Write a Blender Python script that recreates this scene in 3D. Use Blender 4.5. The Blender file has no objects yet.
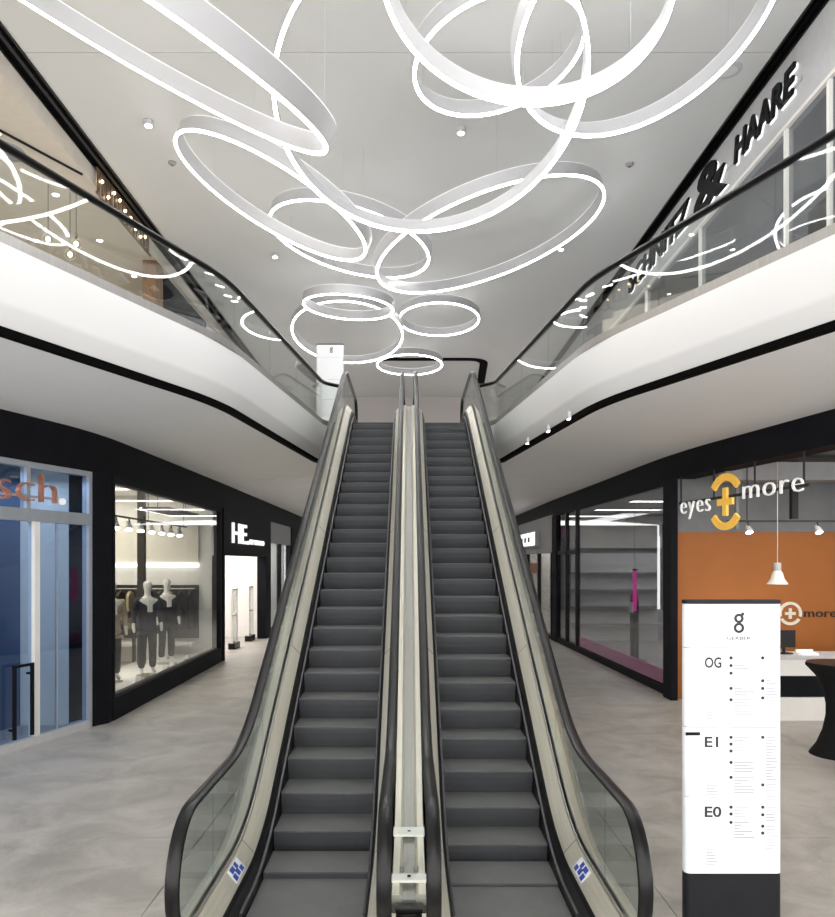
import bpy, bmesh, math, random
from mathutils import Vector, Matrix
random.seed(7)
S = bpy.context.scene
COL = S.collection
PI = math.pi

# ------------------------------------------------------------------ camera, world, exposure
F = 746.0                      # focal length in pixels of an 835 px wide frame
cam_d = bpy.data.cameras.new('camera'); cam = bpy.data.objects.new('camera', cam_d); COL.objects.link(cam)
cam_d.sensor_fit = 'HORIZONTAL'; cam_d.sensor_width = 36.0
cam_d.lens = F / 835.0 * 36.0
cam_d.shift_x = (417.5 - 409.0) / 835.0
cam_d.shift_y = (562.0 - 458.5) / 835.0
cam.location = (0, 0, 2.34); cam.rotation_euler = (PI / 2, 0, 0)
cam_d.clip_start = 0.05; cam_d.clip_end = 200
S.camera = cam
W = bpy.data.worlds.new('world'); S.world = W; W.use_nodes = True
W.node_tree.nodes['Background'].inputs[0].default_value = (1.0, 0.985, 0.96, 1)
W.node_tree.nodes['Background'].inputs[1].default_value = 2.1
S.view_settings.view_transform = 'Standard'; S.view_settings.look = 'None'
S.view_settings.exposure = 0.74; S.view_settings.gamma = 1.0
S.view_settings.use_curve_mapping = False
RING_E = 12.5

# ------------------------------------------------------------------ materials
M = {}
def nodes_of(name):
    m = bpy.data.materials.new(name); m.use_nodes = True
    nt = m.node_tree
    return m, nt, nt.nodes['Principled BSDF']
def mat(name, col, rough=0.5, metal=0.0, var=0.06, scale=6.0, bump=0.0, emit=0.0, stretch=(1, 1, 1), detail=4, spec=0.5):
    m, nt, b = nodes_of(name)
    tc = nt.nodes.new('ShaderNodeTexCoord'); mp = nt.nodes.new('ShaderNodeMapping')
    mp.inputs['Scale'].default_value = stretch
    nz = nt.nodes.new('ShaderNodeTexNoise'); nz.inputs['Scale'].default_value = scale; nz.inputs['Detail'].default_value = detail
    rp = nt.nodes.new('ShaderNodeValToRGB')
    lo = [max(0, c * (1 - var)) for c in col]; hi = [min(1, c * (1 + var)) for c in col]
    rp.color_ramp.elements[0].position = 0.3; rp.color_ramp.elements[1].position = 0.7
    rp.color_ramp.elements[0].color = (*lo, 1); rp.color_ramp.elements[1].color = (*hi, 1)
    L = nt.links
    L.new(tc.outputs['Object'], mp.inputs[0]); L.new(mp.outputs[0], nz.inputs['Vector'])
    L.new(nz.outputs['Fac'], rp.inputs[0]); L.new(rp.outputs[0], b.inputs['Base Color'])
    b.inputs['Roughness'].default_value = rough; b.inputs['Metallic'].default_value = metal
    b.inputs['Specular IOR Level'].default_value = spec
    if bump:
        bp = nt.nodes.new('ShaderNodeBump'); bp.inputs['Strength'].default_value = bump; bp.inputs['Distance'].default_value = 0.01
        L.new(nz.outputs['Fac'], bp.inputs['Height']); L.new(bp.outputs[0], b.inputs['Normal'])
    if emit:
        L.new(rp.outputs[0], b.inputs['Emission Color']); b.inputs['Emission Strength'].default_value = emit
    M[name] = m
    return m
def glass(name, tint, ior=1.45, rough=0.0):
    m = bpy.data.materials.new(name); m.use_nodes = True; nt = m.node_tree; L = nt.links
    for n in list(nt.nodes): nt.nodes.remove(n)
    out = nt.nodes.new('ShaderNodeOutputMaterial'); mx = nt.nodes.new('ShaderNodeMixShader')
    tr = nt.nodes.new('ShaderNodeBsdfTransparent'); gl = nt.nodes.new('ShaderNodeBsdfGlossy')
    tr.inputs[0].default_value = (*tint, 1); gl.inputs['Roughness'].default_value = rough
    gl.inputs[0].default_value = (1, 1, 1, 1)
    fr = nt.nodes.new('ShaderNodeFresnel'); ge = nt.nodes.new('ShaderNodeNewGeometry')
    mr = nt.nodes.new('ShaderNodeMapRange'); mr.inputs['To Min'].default_value = ior; mr.inputs['To Max'].default_value = 1 / ior
    L.new(ge.outputs['Backfacing'], mr.inputs[0]); L.new(mr.outputs[0], fr.inputs['IOR'])
    L.new(fr.outputs[0], mx.inputs[0]); L.new(tr.outputs[0], mx.inputs[1]); L.new(gl.outputs[0], mx.inputs[2])
    L.new(mx.outputs[0], out.inputs[0])
    M[name] = m
def emis(name, col, strength):
    m = bpy.data.materials.new(name); m.use_nodes = True; nt = m.node_tree
    for n in list(nt.nodes): nt.nodes.remove(n)
    out = nt.nodes.new('ShaderNodeOutputMaterial'); e = nt.nodes.new('ShaderNodeEmission')
    e.inputs[0].default_value = (*col, 1); e.inputs[1].default_value = strength
    nt.links.new(e.outputs[0], out.inputs[0]); M[name] = m

mat('ceiling_paint', (0.62, 0.62, 0.61), 0.6, var=0.015, scale=0.6)
mat('white_paint', (0.78, 0.78, 0.79), 0.45, var=0.012, scale=0.8)
mat('soffit_paint', (0.91, 0.912, 0.915), 0.6, var=0.015, scale=0.7)
mat('back_wall', (0.60, 0.565, 0.56), 0.6, var=0.02, scale=0.5)
mat('black_metal', (0.005, 0.005, 0.006), 0.35, var=0.15, spec=0.25)
mat('dark_panel', (0.008, 0.008, 0.011), 0.65, var=0.15, scale=3, spec=0.1)
mat('slot_grey', (0.03, 0.03, 0.032), 0.5, spec=0.2)
mat('slot_black', (0.002, 0.002, 0.002), 0.8, spec=0.05)
mat('rubber', (0.004, 0.004, 0.0045), 0.30, var=0.2, scale=3, spec=0.3)
mat('ring_white', (0.50, 0.50, 0.52), 0.4, var=0.01)
mat('joint', (0.20, 0.19, 0.18), 0.8)
mat('beige', (0.62, 0.57, 0.50), 0.7, var=0.03)
mat('cream', (0.78, 0.74, 0.66), 0.7, var=0.03)
mat('warm_white', (0.82, 0.80, 0.77), 0.6, var=0.02)
mat('brown_wood', (0.22, 0.13, 0.075), 0.5, var=0.3, scale=9, stretch=(6, 6, 0.6))
mat('dark_brown', (0.022, 0.016, 0.013), 0.6, var=0.2)
mat('orange', (0.36, 0.118, 0.02), 0.65, var=0.05, scale=1.5)
mat('grey_wall', (0.20, 0.205, 0.215), 0.7, var=0.05)
mat('mid_grey', (0.30, 0.30, 0.31), 0.6, var=0.05)
mat('light_grey', (0.52, 0.52, 0.53), 0.55, var=0.04)
mat('blue_screen', (0.11, 0.155, 0.25), 0.6, var=0.05, scale=0.8, stretch=(3, 3, 0.4))
mat('steel_frame', (0.50, 0.54, 0.60), 0.4, metal=0.55, var=0.05)
mat('copper', (0.62, 0.27, 0.17), 0.35, metal=0.5, var=0.08)
mat('logo_yellow', (0.78, 0.45, 0.07), 0.5, var=0.03, emit=0.25)
mat('letter_white', (0.88, 0.88, 0.87), 0.5, var=0.01, emit=0.2)
mat('letter_lit', (0.88, 0.88, 0.87), 0.5, var=0.01, emit=0.6)
mat('letter_black', (0.004, 0.004, 0.005), 0.5, spec=0.15)
mat('print_grey', (0.03, 0.03, 0.033), 0.7)
mat('print_pale', (0.30, 0.30, 0.33), 0.7)
mat('totem_white', (0.80, 0.82, 0.86), 0.4, var=0.01)
mat('totem_dark', (0.012, 0.0125, 0.016), 0.5, var=0.1, spec=0.2)
mat('magenta', (0.55, 0.03, 0.22), 0.5, var=0.1, emit=0.25)
mat('suit_blue', (0.012, 0.013, 0.03), 0.8, var=0.2, scale=20)
mat('suit_dark', (0.006, 0.006, 0.007), 0.8, var=0.2, scale=20, spec=0.2)
mat('skin_white', (0.78, 0.76, 0.72), 0.4, var=0.02)
mat('cloth_tan', (0.42, 0.33, 0.22), 0.8, var=0.15, scale=12)
mat('sticker_blue', (0.03, 0.07, 0.35), 0.4)
mat('sticker_white', (0.80, 0.80, 0.85), 0.4)
mat('bronze', (0.16, 0.11, 0.075), 0.45, metal=0.4, var=0.35, scale=14)
mat('brush', (0.07, 0.07, 0.075), 0.4, metal=0.5)
emis('led', (1.0, 0.99, 0.97), RING_E)
emis('led_up', (1.0, 0.99, 0.97), RING_E * 0.08)
emis('lamp_white', (1.0, 0.96, 0.9), 14.0)
emis('lamp_warm', (1.0, 0.80, 0.5), 9.0)
emis('light_panel', (1.0, 0.95, 0.86), 2.2)
emis('landing_fill', (1.0, 0.94, 0.88), 0.6)  # for glowing panes added to brighten the upper landing
emis('passage_fill', (1.0, 0.97, 0.92), 5.0)
emis('light_sign', (0.96, 0.97, 1.0), 1.5)
emis('magenta_glow', (1.0, 0.05, 0.4), 0.9)
glass('clear_glass', (0.93, 0.95, 0.94))
glass('esc_glass', (0.88, 0.92, 0.90), 1.40)
glass('shop_glass', (0.92, 0.94, 0.94), 1.28)
glass('dark_glass', (0.55, 0.57, 0.60), 1.6)
glass('blue_glass', (0.66, 0.74, 0.84), 1.5)
glass('lamp_glass', (0.95, 0.95, 0.92), 1.6)

def concrete():
    m, nt, b = nodes_of('concrete'); L = nt.links
    tc = nt.nodes.new('ShaderNodeTexCoord')
    n1 = nt.nodes.new('ShaderNodeTexNoise'); n1.inputs['Scale'].default_value = 1.7; n1.inputs['Detail'].default_value = 9; n1.inputs['Roughness'].default_value = 0.62; n1.inputs['Distortion'].default_value = 0.8
    n2 = nt.nodes.new('ShaderNodeTexNoise'); n2.inputs['Scale'].default_value = 0.28; n2.inputs['Detail'].default_value = 3
    n3 = nt.nodes.new('ShaderNodeTexNoise'); n3.inputs['Scale'].default_value = 26; n3.inputs['Detail'].default_value = 5
    for n in (n1, n2, n3): L.new(tc.outputs['Object'], n.inputs['Vector'])
    ad = nt.nodes.new('ShaderNodeMath'); ad.operation = 'MULTIPLY_ADD'; ad.inputs[1].default_value = 0.6
    ad2 = nt.nodes.new('ShaderNodeMath'); ad2.operation = 'MULTIPLY_ADD'; ad2.inputs[1].default_value = 0.12
    L.new(n2.outputs['Fac'], ad.inputs[0]); L.new(n1.outputs['Fac'], ad.inputs[2])
    L.new(n3.outputs['Fac'], ad2.inputs[0]); L.new(ad.outputs[0], ad2.inputs[2])
    rp = nt.nodes.new('ShaderNodeValToRGB'); e = rp.color_ramp.elements
    e[0].position = 0.66; e[0].color = (0.300, 0.280, 0.255, 1); e[1].position = 1.02; e[1].color = (0.480, 0.452, 0.418, 1)
    mid = rp.color_ramp.elements.new(0.84); mid.color = (0.395, 0.372, 0.343, 1)
    L.new(ad2.outputs[0], rp.inputs[0]); L.new(rp.outputs[0], b.inputs['Base Color'])
    rr = nt.nodes.new('ShaderNodeMapRange'); rr.inputs['To Min'].default_value = 0.36; rr.inputs['To Max'].default_value = 0.52
    L.new(n1.outputs['Fac'], rr.inputs[0]); L.new(rr.outputs[0], b.inputs['Roughness'])
    b.inputs['Specular IOR Level'].default_value = 0.4
    M['concrete'] = m
concrete()
def ribbed(name, col, scale, rough, metal, strength, axis=0):
    m, nt, b = nodes_of(name); L = nt.links
    tc = nt.nodes.new('ShaderNodeTexCoord'); wv = nt.nodes.new('ShaderNodeTexWave')
    wv.bands_direction = 'XYZ'[axis]; wv.inputs['Scale'].default_value = scale
    L.new(tc.outputs['Object'], wv.inputs['Vector'])
    nz = nt.nodes.new('ShaderNodeTexNoise'); nz.inputs['Scale'].default_value = 5
    L.new(tc.outputs['Object'], nz.inputs['Vector'])
    rp = nt.nodes.new('ShaderNodeValToRGB'); rp.color_ramp.elements[0].color = (*[c * 0.85 for c in col], 1); rp.color_ramp.elements[1].color = (*[c * 1.15 for c in col], 1)
    L.new(nz.outputs['Fac'], rp.inputs[0]); L.new(rp.outputs[0], b.inputs['Base Color'])
    bp = nt.nodes.new('ShaderNodeBump'); bp.inputs['Strength'].default_value = strength; bp.inputs['Distance'].default_value = 0.004
    L.new(wv.outputs['Fac'], bp.inputs['Height']); L.new(bp.outputs[0], b.inputs['Normal'])
    b.inputs['Roughness'].default_value = rough; b.inputs['Metallic'].default_value = metal
    M[name] = m
ribbed('step_metal', (0.088, 0.090, 0.098), 35, 0.42, 0.25, 0.5)
ribbed('tread_metal', (0.19, 0.19, 0.192), 35, 0.45, 0.25, 0.5)
def brushed(name, col, rough):
    m, nt, b = nodes_of(name); L = nt.links
    tc = nt.nodes.new('ShaderNodeTexCoord'); mp = nt.nodes.new('ShaderNodeMapping'); mp.inputs['Scale'].default_value = (60, 1.2, 1.2)
    nz = nt.nodes.new('ShaderNodeTexNoise'); nz.inputs['Scale'].default_value = 2.0; nz.inputs['Detail'].default_value = 4
    L.new(tc.outputs['Object'], mp.inputs[0]); L.new(mp.outputs[0], nz.inputs['Vector'])
    rp = nt.nodes.new('ShaderNodeValToRGB'); rp.color_ramp.elements[0].color = (*[c * 0.8 for c in col], 1); rp.color_ramp.elements[1].color = (*[min(1, c * 1.15) for c in col], 1)
    L.new(nz.outputs['Fac'], rp.inputs[0]); L.new(rp.outputs[0], b.inputs['Base Color'])
    b.inputs['Roughness'].default_value = rough; b.inputs['Metallic'].default_value = 0.6
    M[name] = m
brushed('stainless', (0.76, 0.71, 0.62), 0.38)
brushed('stainless_mid', (0.46, 0.45, 0.43), 0.42)
brushed('stainless_dark', (0.36, 0.35, 0.34), 0.35)

# ------------------------------------------------------------------ builders
class MB:
    def __init__(s): s.v = []; s.f = []
    def add(s, vs, fs):
        o = len(s.v); s.v += [tuple(v) for v in vs]; s.f += [tuple(i + o for i in f) for f in fs]; return s
    def box(s, x0, x1, y0, y1, z0, z1):
        return s.add([(x0, y0, z0), (x1, y0, z0), (x1, y1, z0), (x0, y1, z0), (x0, y0, z1), (x1, y0, z1), (x1, y1, z1), (x0, y1, z1)],
                     [(3, 2, 1, 0), (4, 5, 6, 7), (0, 1, 5, 4), (1, 2, 6, 5), (2, 3, 7, 6), (3, 0, 4, 7)])
    def bbox(s, x0, x1, y0, y1, z0, z1, b):
        # box with bevelled edges (12 edge chamfers)
        bm = bmesh.new(); bmesh.ops.create_cube(bm, size=1)
        for v in bm.verts:
            v.co = Vector(((x0 + x1) / 2 + v.co.x * (x1 - x0), (y0 + y1) / 2 + v.co.y * (y1 - y0), (z0 + z1) / 2 + v.co.z * (z1 - z0)))
        bmesh.ops.bevel(bm, geom=bm.edges[:], offset=b, segments=2, affect='EDGES')
        bm.verts.index_update()
        s.add([v.co for v in bm.verts], [[v.index for v in f.verts] for f in bm.faces]); bm.free(); return s
    def prism(s, poly, axis, a0, a1):
        # poly of 2-tuples in the plane across `axis`, extruded from a0 to a1
        n = len(poly)
        def p(u, w, a):
            return {'x': (a, u, w), 'y': (u, a, w), 'z': (u, w, a)}[axis]
        vs = [p(u, w, a0) for u, w in poly] + [p(u, w, a1) for u, w in poly]
        fs = [tuple(range(n))[::-1], tuple(range(n, 2 * n))] + [(i, (i + 1) % n, n + (i + 1) % n, n + i) for i in range(n)]
        return s.add(vs, fs)
    def loft(s, rings, closed=True, caps=True):
        k = len(rings[0]); vs = [p for r in rings for p in r]; fs = []
        for i in range(len(rings) - 1):
            for j in range(k if closed else k - 1):
                a, b = i * k + j, i * k + (j + 1) % k
                fs.append((a, b, b + k, a + k))
        if caps and closed: fs += [tuple(range(k))[::-1], tuple(range((len(rings) - 1) * k, len(rings) * k))]
        return s.add(vs, fs)
    def tube(s, pts, r, n=8):
        pts = [Vector(p) for p in pts]; rings = []
        for i, p in enumerate(pts):
            t = (pts[min(i + 1, len(pts) - 1)] - pts[max(i - 1, 0)]).normalized()
            ref = Vector((0, 0, 1)) if abs(t.z) < 0.95 else Vector((1, 0, 0))
            u = t.cross(ref).normalized(); w = u.cross(t)
            rr = r[i] if isinstance(r, (list, tuple)) else r
            rings.append([p + rr * (math.cos(2 * PI * k / n) * u + math.sin(2 * PI * k / n) * w) for k in range(n)])
        return s.loft(rings)
    def lathe(s, prof, n=20, c=(0, 0, 0)):
        rings = [[(c[0] + r * math.cos(2 * PI * k / n), c[1] + r * math.sin(2 * PI * k / n), c[2] + z) for k in range(n)] for r, z in prof]
        return s.loft(rings)
    def torus(s, R, sec, n=96):
        k = len(sec); vs = []; fs = []
        for i in range(n):
            a = 2 * PI * i / n
            vs += [((R + dr) * math.cos(a), (R + dr) * math.sin(a), dz) for dr, dz in sec]
        for i in range(n):
            for j in range(k):
                a, b = i * k + j, i * k + (j + 1) % k; c, d = ((i + 1) % n) * k + (j + 1) % k, ((i + 1) % n) * k + j
                fs.append((a, b, c, d))
        return s.add(vs, fs)
    def build(s, name, m, parent=None, smooth=False):
        me = bpy.data.meshes.new(name); me.from_pydata(s.v, [], s.f)
        bm = bmesh.new(); bm.from_mesh(me); bmesh.ops.recalc_face_normals(bm, faces=bm.faces[:]); bm.to_mesh(me); bm.free()
        if m: me.materials.append(M[m])
        if smooth:
            for p in me.polygons: p.use_smooth = True
            me.set_sharp_from_angle(angle=math.radians(35))
        o = bpy.data.objects.new(name, me); COL.objects.link(o)
        if parent: o.parent = parent
        return o
def tag(o, label, cat, group=None, kind=None):
    o['label'] = label; o['category'] = cat
    if group: o['group'] = group
    if kind: o['kind'] = kind
    return o
def struct(o, label, cat='structure'):
    o['kind'] = 'structure'; return tag(o, label, cat)
def empty(name, loc=(0, 0, 0), mtx=None):
    o = bpy.data.objects.new(name, None); o.empty_display_size = 0.1; COL.objects.link(o)
    if mtx is not None: o.matrix_world = mtx
    else: o.location = loc
    return o
def frame(P, Q, z=0.0):
    # local x along P->Q, local y into the wall, z up
    d = (Vector((*Q, 0)) - Vector((*P, 0))); L = d.length; x = d.normalized(); zz = Vector((0, 0, 1)); y = zz.cross(x)
    m = Matrix.Identity(4)
    for i in range(3): m[i][0] = x[i]; m[i][1] = y[i]; m[i][2] = zz[i]
    m[0][3], m[1][3], m[2][3] = P[0], P[1], z
    return m, L
def text_part(name, body, m, parent, x, z, size, y=0.0, depth=0.02, width=None, shear=0.0, bold=0.0, align='LEFT', rot=0.0, space=1.0):
    c = bpy.data.curves.new('t', 'FONT'); c.body = body; c.size = 1.0; c.extrude = depth / 2 / size; c.align_x = align
    c.shear = shear; c.offset = bold; c.space_character = space; c.resolution_u = 3
    t = bpy.data.objects.new('t', c); COL.objects.link(t); bpy.context.view_layer.update()
    me = bpy.data.meshes.new_from_object(t.evaluated_get(bpy.context.evaluated_depsgraph_get()))
    bpy.data.objects.remove(t); bpy.data.curves.remove(c)
    sx = size
    if width:
        xs = [v.co.x for v in me.vertices]; sx = width / (max(xs) - min(xs))
        mn = min(xs)
        for v in me.vertices: v.co.x -= mn
    for v in me.vertices:
        px, py, pz = v.co.x * sx, v.co.y * size, v.co.z * size
        v.co = (px, -pz, py)
    me.materials.clear(); me.materials.append(M[m])
    o = bpy.data.objects.new(name, me); COL.objects.link(o); o.parent = parent
    o.location = (x, y, z); o.rotation_euler = (0, rot, 0)
    return o
def fillet(pts, radii, n=8):
    out = [Vector(pts[0])]
    for i in range(1, len(pts) - 1):
        a, b, c = Vector(pts[i - 1]), Vector(pts[i]), Vector(pts[i + 1]); t = radii[i]
        if t <= 0: out.append(b); continue
        p, q = b + (a - b).normalized() * t, b + (c - b).normalized() * t
        for k in range(n + 1):
            u = k / n; out.append((1 - u) ** 2 * p + 2 * u * (1 - u) * b + u * u * q)
    out.append(Vector(pts[-1])); return out
def normals2(path):
    ns = []
    for i in range(len(path)):
        a, b = path[max(i - 1, 0)], path[min(i + 1, len(path) - 1)]
        t = (b - a).normalized(); ns.append(Vector((-t.y, t.x)))
    return ns
def sweep(path, sec, mb=None, closed=True):
    ns = normals2(path); mb = mb or MB()
    return mb.loft([[(p.x + n.x * o, p.y + n.y * o, z) for o, z in sec] for p, n in zip(path, ns)], closed=closed)
def area(name, loc, sx, sy, energy, col=(1, 0.95, 0.88), rot=(0, 0, 0)):
    d = bpy.data.lights.new(name, 'AREA'); d.shape = 'RECTANGLE'; d.size = sx; d.size_y = sy; d.energy = energy; d.color = col
    o = bpy.data.objects.new(name, d); COL.objects.link(o); o.location = loc; o.rotation_euler = rot; return o

FU = 5.10          # upper floor level
ZC = 9.20          # main ceiling

# ------------------------------------------------------------------ ground floor: poured slabs with joints
fl = struct(MB().box(-14, 14, -1.5, 36.7, -0.45, -0.42).build('floor', 'joint'), 'polished grey concrete floor of the ground level with thin joints', 'floor')
xs = [-14, -8.2, -1.77, -1.40, 1.40, 1.77, 8.2, 14]; ys = [-1.5, 0.3, 6.33, 12.36, 18.39, 24.4, 30.4, 36.7]; g = 0.003
for i in range(7):
    for j in range(7):
        y0, y1 = ys[j], ys[j + 1]
        if i == 3:
            if j == 1: y1 = 3.2
            if j == 2: y0 = 6.6
        gx0 = 0 if i in (0, 3) or (i == 4 and False) else g
        MB().box(xs[i] + g, xs[i + 1] - g, y0 + g, y1 - g, -0.415, 0.0).build('floor_slab', 'concrete', fl)

# ------------------------------------------------------------------ main ceiling, slots, back wall
ce = struct(MB().box(-5.40, 5.06, -3, 31, ZC + 0.06, ZC + 0.10).build('ceiling', 'slot_black'), 'pale grey flat ceiling over the escalator hall with a hairline seam', 'ceiling')
for y0, y1 in ((-3, -1.995), (-1.99, 10.04), (10.056, 31)):
    MB().box(-5.18, 4.91, y0, y1, ZC, ZC + 0.058).build('ceiling_panel', 'ceiling_paint', ce)
def slot(name, x0, x1, lab, rail='slot_grey'):
    t = struct(MB().box(x0, x1, -6, 31, ZC + 0.02, ZC + 0.14).build(name, 'slot_black'), lab, 'trim')
    w = x1 - x0
    MB().box(x0 + w * 0.42, x0 + w * 0.62, -6, 31, ZC - 0.005, ZC + 0.02).build('track_rail', rail, t)
    MB().box(x0 - 0.02, x0, -6, 31, ZC - 0.02, ZC + 0.12).build('edge_profile', 'black_metal', t)
    MB().box(x1, x1 + 0.02, -6, 31, ZC - 0.03, ZC + 0.12).build('edge_profile', 'black_metal', t)
    return t
slot('trim_1', -5.45, -5.20, 'black ceiling slot along the upper shop with the bronze sign')
slot('trim_2', 4.93, 5.09, 'black ceiling slot above the hairdresser sign band', 'slot_black')
# dark curved slot let into the far ceiling over the landing
pth = fillet([(-0.95, 25.2), (2.55, 25.2), (2.75, 28.6)], [0, 0.6, 0])
struct(sweep(pth, [(-0.14, ZC - 0.03), (0.14, ZC - 0.03), (0.14, ZC - 0.001), (-0.14, ZC - 0.001)]).build('trim_3', 'slot_black'), 'black curved rail crossing the far ceiling above the landing', 'trim')
struct(MB().box(-14, 14, 31, 31.2, FU, ZC + 0.1).build('wall_back', 'back_wall'), 'plain pinkish grey wall at the end of the upper landing', 'wall')
struct(MB().box(-4.25, 4.23, 36.6, 36.7, 0, 4.15).build('wall_far', 'mid_grey'), 'plain grey wall closing the far end of the ground floor passage', 'wall')
for k, y in enumerate((20.5, 24.5, 28.5, 32.5)):  # unseen light panels added to brighten the passage floor and soffit
    t = empty('ceiling_light', (0, y, 4.37)); tag(t, 'added flat fill light under the landing slab behind the escalators', 'lamp', 'added passage fill lights')
    MB().box(-1.3, 1.3, -.32, .32, -.03, 0).build('frame', 'ring_white', t); MB().box(-1.25, 1.25, -.27, .27, -.036, -.031).build('diffuser', 'passage_fill', t)

# ------------------------------------------------------------------ upper galleries
EDGE = fillet([(6.35, -0.55), (2.35, 9.72), (1.74, 15.35), (1.42, 15.75), (1.42, 17.3)], [0, 0.75, 0.22, 0.1, 0])
def dense(P, d=0.4):
    out = [P[0]]
    for a, b in zip(P, P[1:]):
        n = max(1, int((b - a).length / d))
        out += [a.lerp(b, k / n) for k in range(1, n + 1)]
    return out
EDGE = dense(EDGE)
def shop_x(y, side):
    if side < 0: pts = [(-6, -8.6), (5.2, -6.09), (10.64, -4.49), (11.2, -4.36), (31, -4.38), (44, -4.38)]
    else: pts = [(-6, 8.3), (5.0, 5.95), (9.06, 5.12), (12.65, 4.51), (22.4, 4.28), (44, 4.25)]
    for (a, xa), (b, xb) in zip(pts, pts[1:]):
        if a <= y <= b: return xa + (xb - xa) * (y - a) / (b - a)
    return pts[-1][1]
for sd, nm in ((-1, 'left'), (1, 'right')):
    path = [Vector((p.x * sd, p.y)) for p in EDGE]
    o_in = (-1 if sd > 0 else 1)      # sign of normal pointing to the void
    # normals2 gives left normal of direction +y : (-,..) ; right side: void is to the left (+), left side: void is to the right (-)
    v = 1 if sd > 0 else -1
    side_txt = 'under the hairdresser sign' if sd > 0 else 'under the bronze sign'
    f = struct(sweep(path, [(0, FU + 0.05), (0, 4.66), (-0.02 * v, 4.61), (-0.12 * v, 4.46), (-0.30 * v, 4.46), (-0.30 * v, FU + 0.05)]).build('trim_%d' % (4 if sd < 0 else 5), 'white_paint', smooth=True),
               'broad white gallery edge band ' + side_txt, 'trim')
    sweep(path, [(-0.125 * v, 4.459), (-0.125 * v, 4.385), (-0.30 * v, 4.385), (-0.30 * v, 4.459)]).build('shadow_gap', 'slot_black', f)
    # upper floor deck and soffit as one slab shell
    ns = normals2(path); top = []; bot = []
    rings = []
    for p, n in zip(path, ns):
        q = p - n * 0.28 * v; q0 = p - n * 0.20 * v
        ox = 14 * sd; sx = shop_x(q0.y, sd) + 0.5 * sd
        rings.append([(q.x, q.y, FU), (ox, q.y, FU), (ox, q.y, 4.16), (sx, q.y, 4.15), (q0.x, q0.y, 4.386)])
    MBs = MB().loft(rings)
    s = MBs.build('floor_gallery_' + nm, 'soffit_paint')
    s.data.materials.append(M['light_grey'])
    struct(s, 'gallery slab with smooth pale soffit ' + side_txt, 'floor')
# landing behind the escalators
ld = MB().loft([[(-14, y, FU), (14, y, FU), (14, y, 4.16), (shop_x(y, 1) + .5, y, 4.15), (1.5, y, 4.374), (-1.5, y, 4.374), (shop_x(y, -1) - .5, y, 4.15), (-14, y, 4.16)] for y in (17.32, 22, 31, 36.7)])
struct(ld.build('floor_landing', 'soffit_paint'), 'upper landing slab at the head of the escalators', 'floor')

def plen(path):
    L = [0]
    for a, b in zip(path, path[1:]): L.append(L[-1] + (b - a).length)
    return L
def sub(path, s0, s1):
    L = plen(path); out = []
    def at(s):
        for i in range(len(L) - 1):
            if L[i] <= s <= L[i + 1]:
                u = (s - L[i]) / max(1e-9, L[i + 1] - L[i]); return path[i].lerp(path[i + 1], u)
        return path[-1]
    out.append(at(s0))
    out += [path[i] for i in range(len(L)) if s0 + 1e-3 < L[i] < s1 - 1e-3]
    out.append(at(s1)); return out
RAIL = fillet([(6.35, -0.55), (2.35, 9.72), (1.74, 15.35), (1.45, 15.62)], [0, 0.45, 0.22, 0], 4)
for sd in (-1, 1):
    v = 1 if sd > 0 else -1
    path = [Vector((p.x * sd, p.y)) for p in RAIL]
    L = plen(path)[-1]
    t = empty('gallery_balustrade', (path[0].x, path[0].y, FU))
    tag(t, 'frameless glass balustrade with black handrail on the gallery ' + ('below the hairdresser sign' if sd > 0 else 'below the bronze sign'), 'balustrade')
    inv = Matrix.Translation((-path[0].x, -path[0].y, -FU))
    def part(mb, name, m, smooth=False, par=t):
        mb.v = [tuple(inv @ Vector(p)) for p in mb.v]; return mb.build(name, m, par, smooth)
    o = -0.035 * v
    part(sweep(path, [(o - .03, FU + .051), (o + .03, FU + .051), (o + .03, FU + .15), (o - .03, FU + .15)]), 'base_channel', 'stainless_dark')
    sec = [(o + .045 * math.cos(a), 6.03 + .038 * math.sin(a)) for a in [2 * PI * k / 12 for k in range(12)]]
    part(sweep(path, sec), 'handrail', 'rubber', True)
    cuts = [0.0]; 
    while cuts[-1] < L - 1.2: cuts.append(cuts[-1] + 1.62)
    cuts[-1] = L
    for a, b in zip(cuts, cuts[1:]):
        part(sweep(sub(path, a + .006, b - .006), [(o - .008, FU + .14), (o + .008, FU + .14), (o + .008, 6.02), (o - .008, 6.02)]), 'glass_panel', 'clear_glass')

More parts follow.
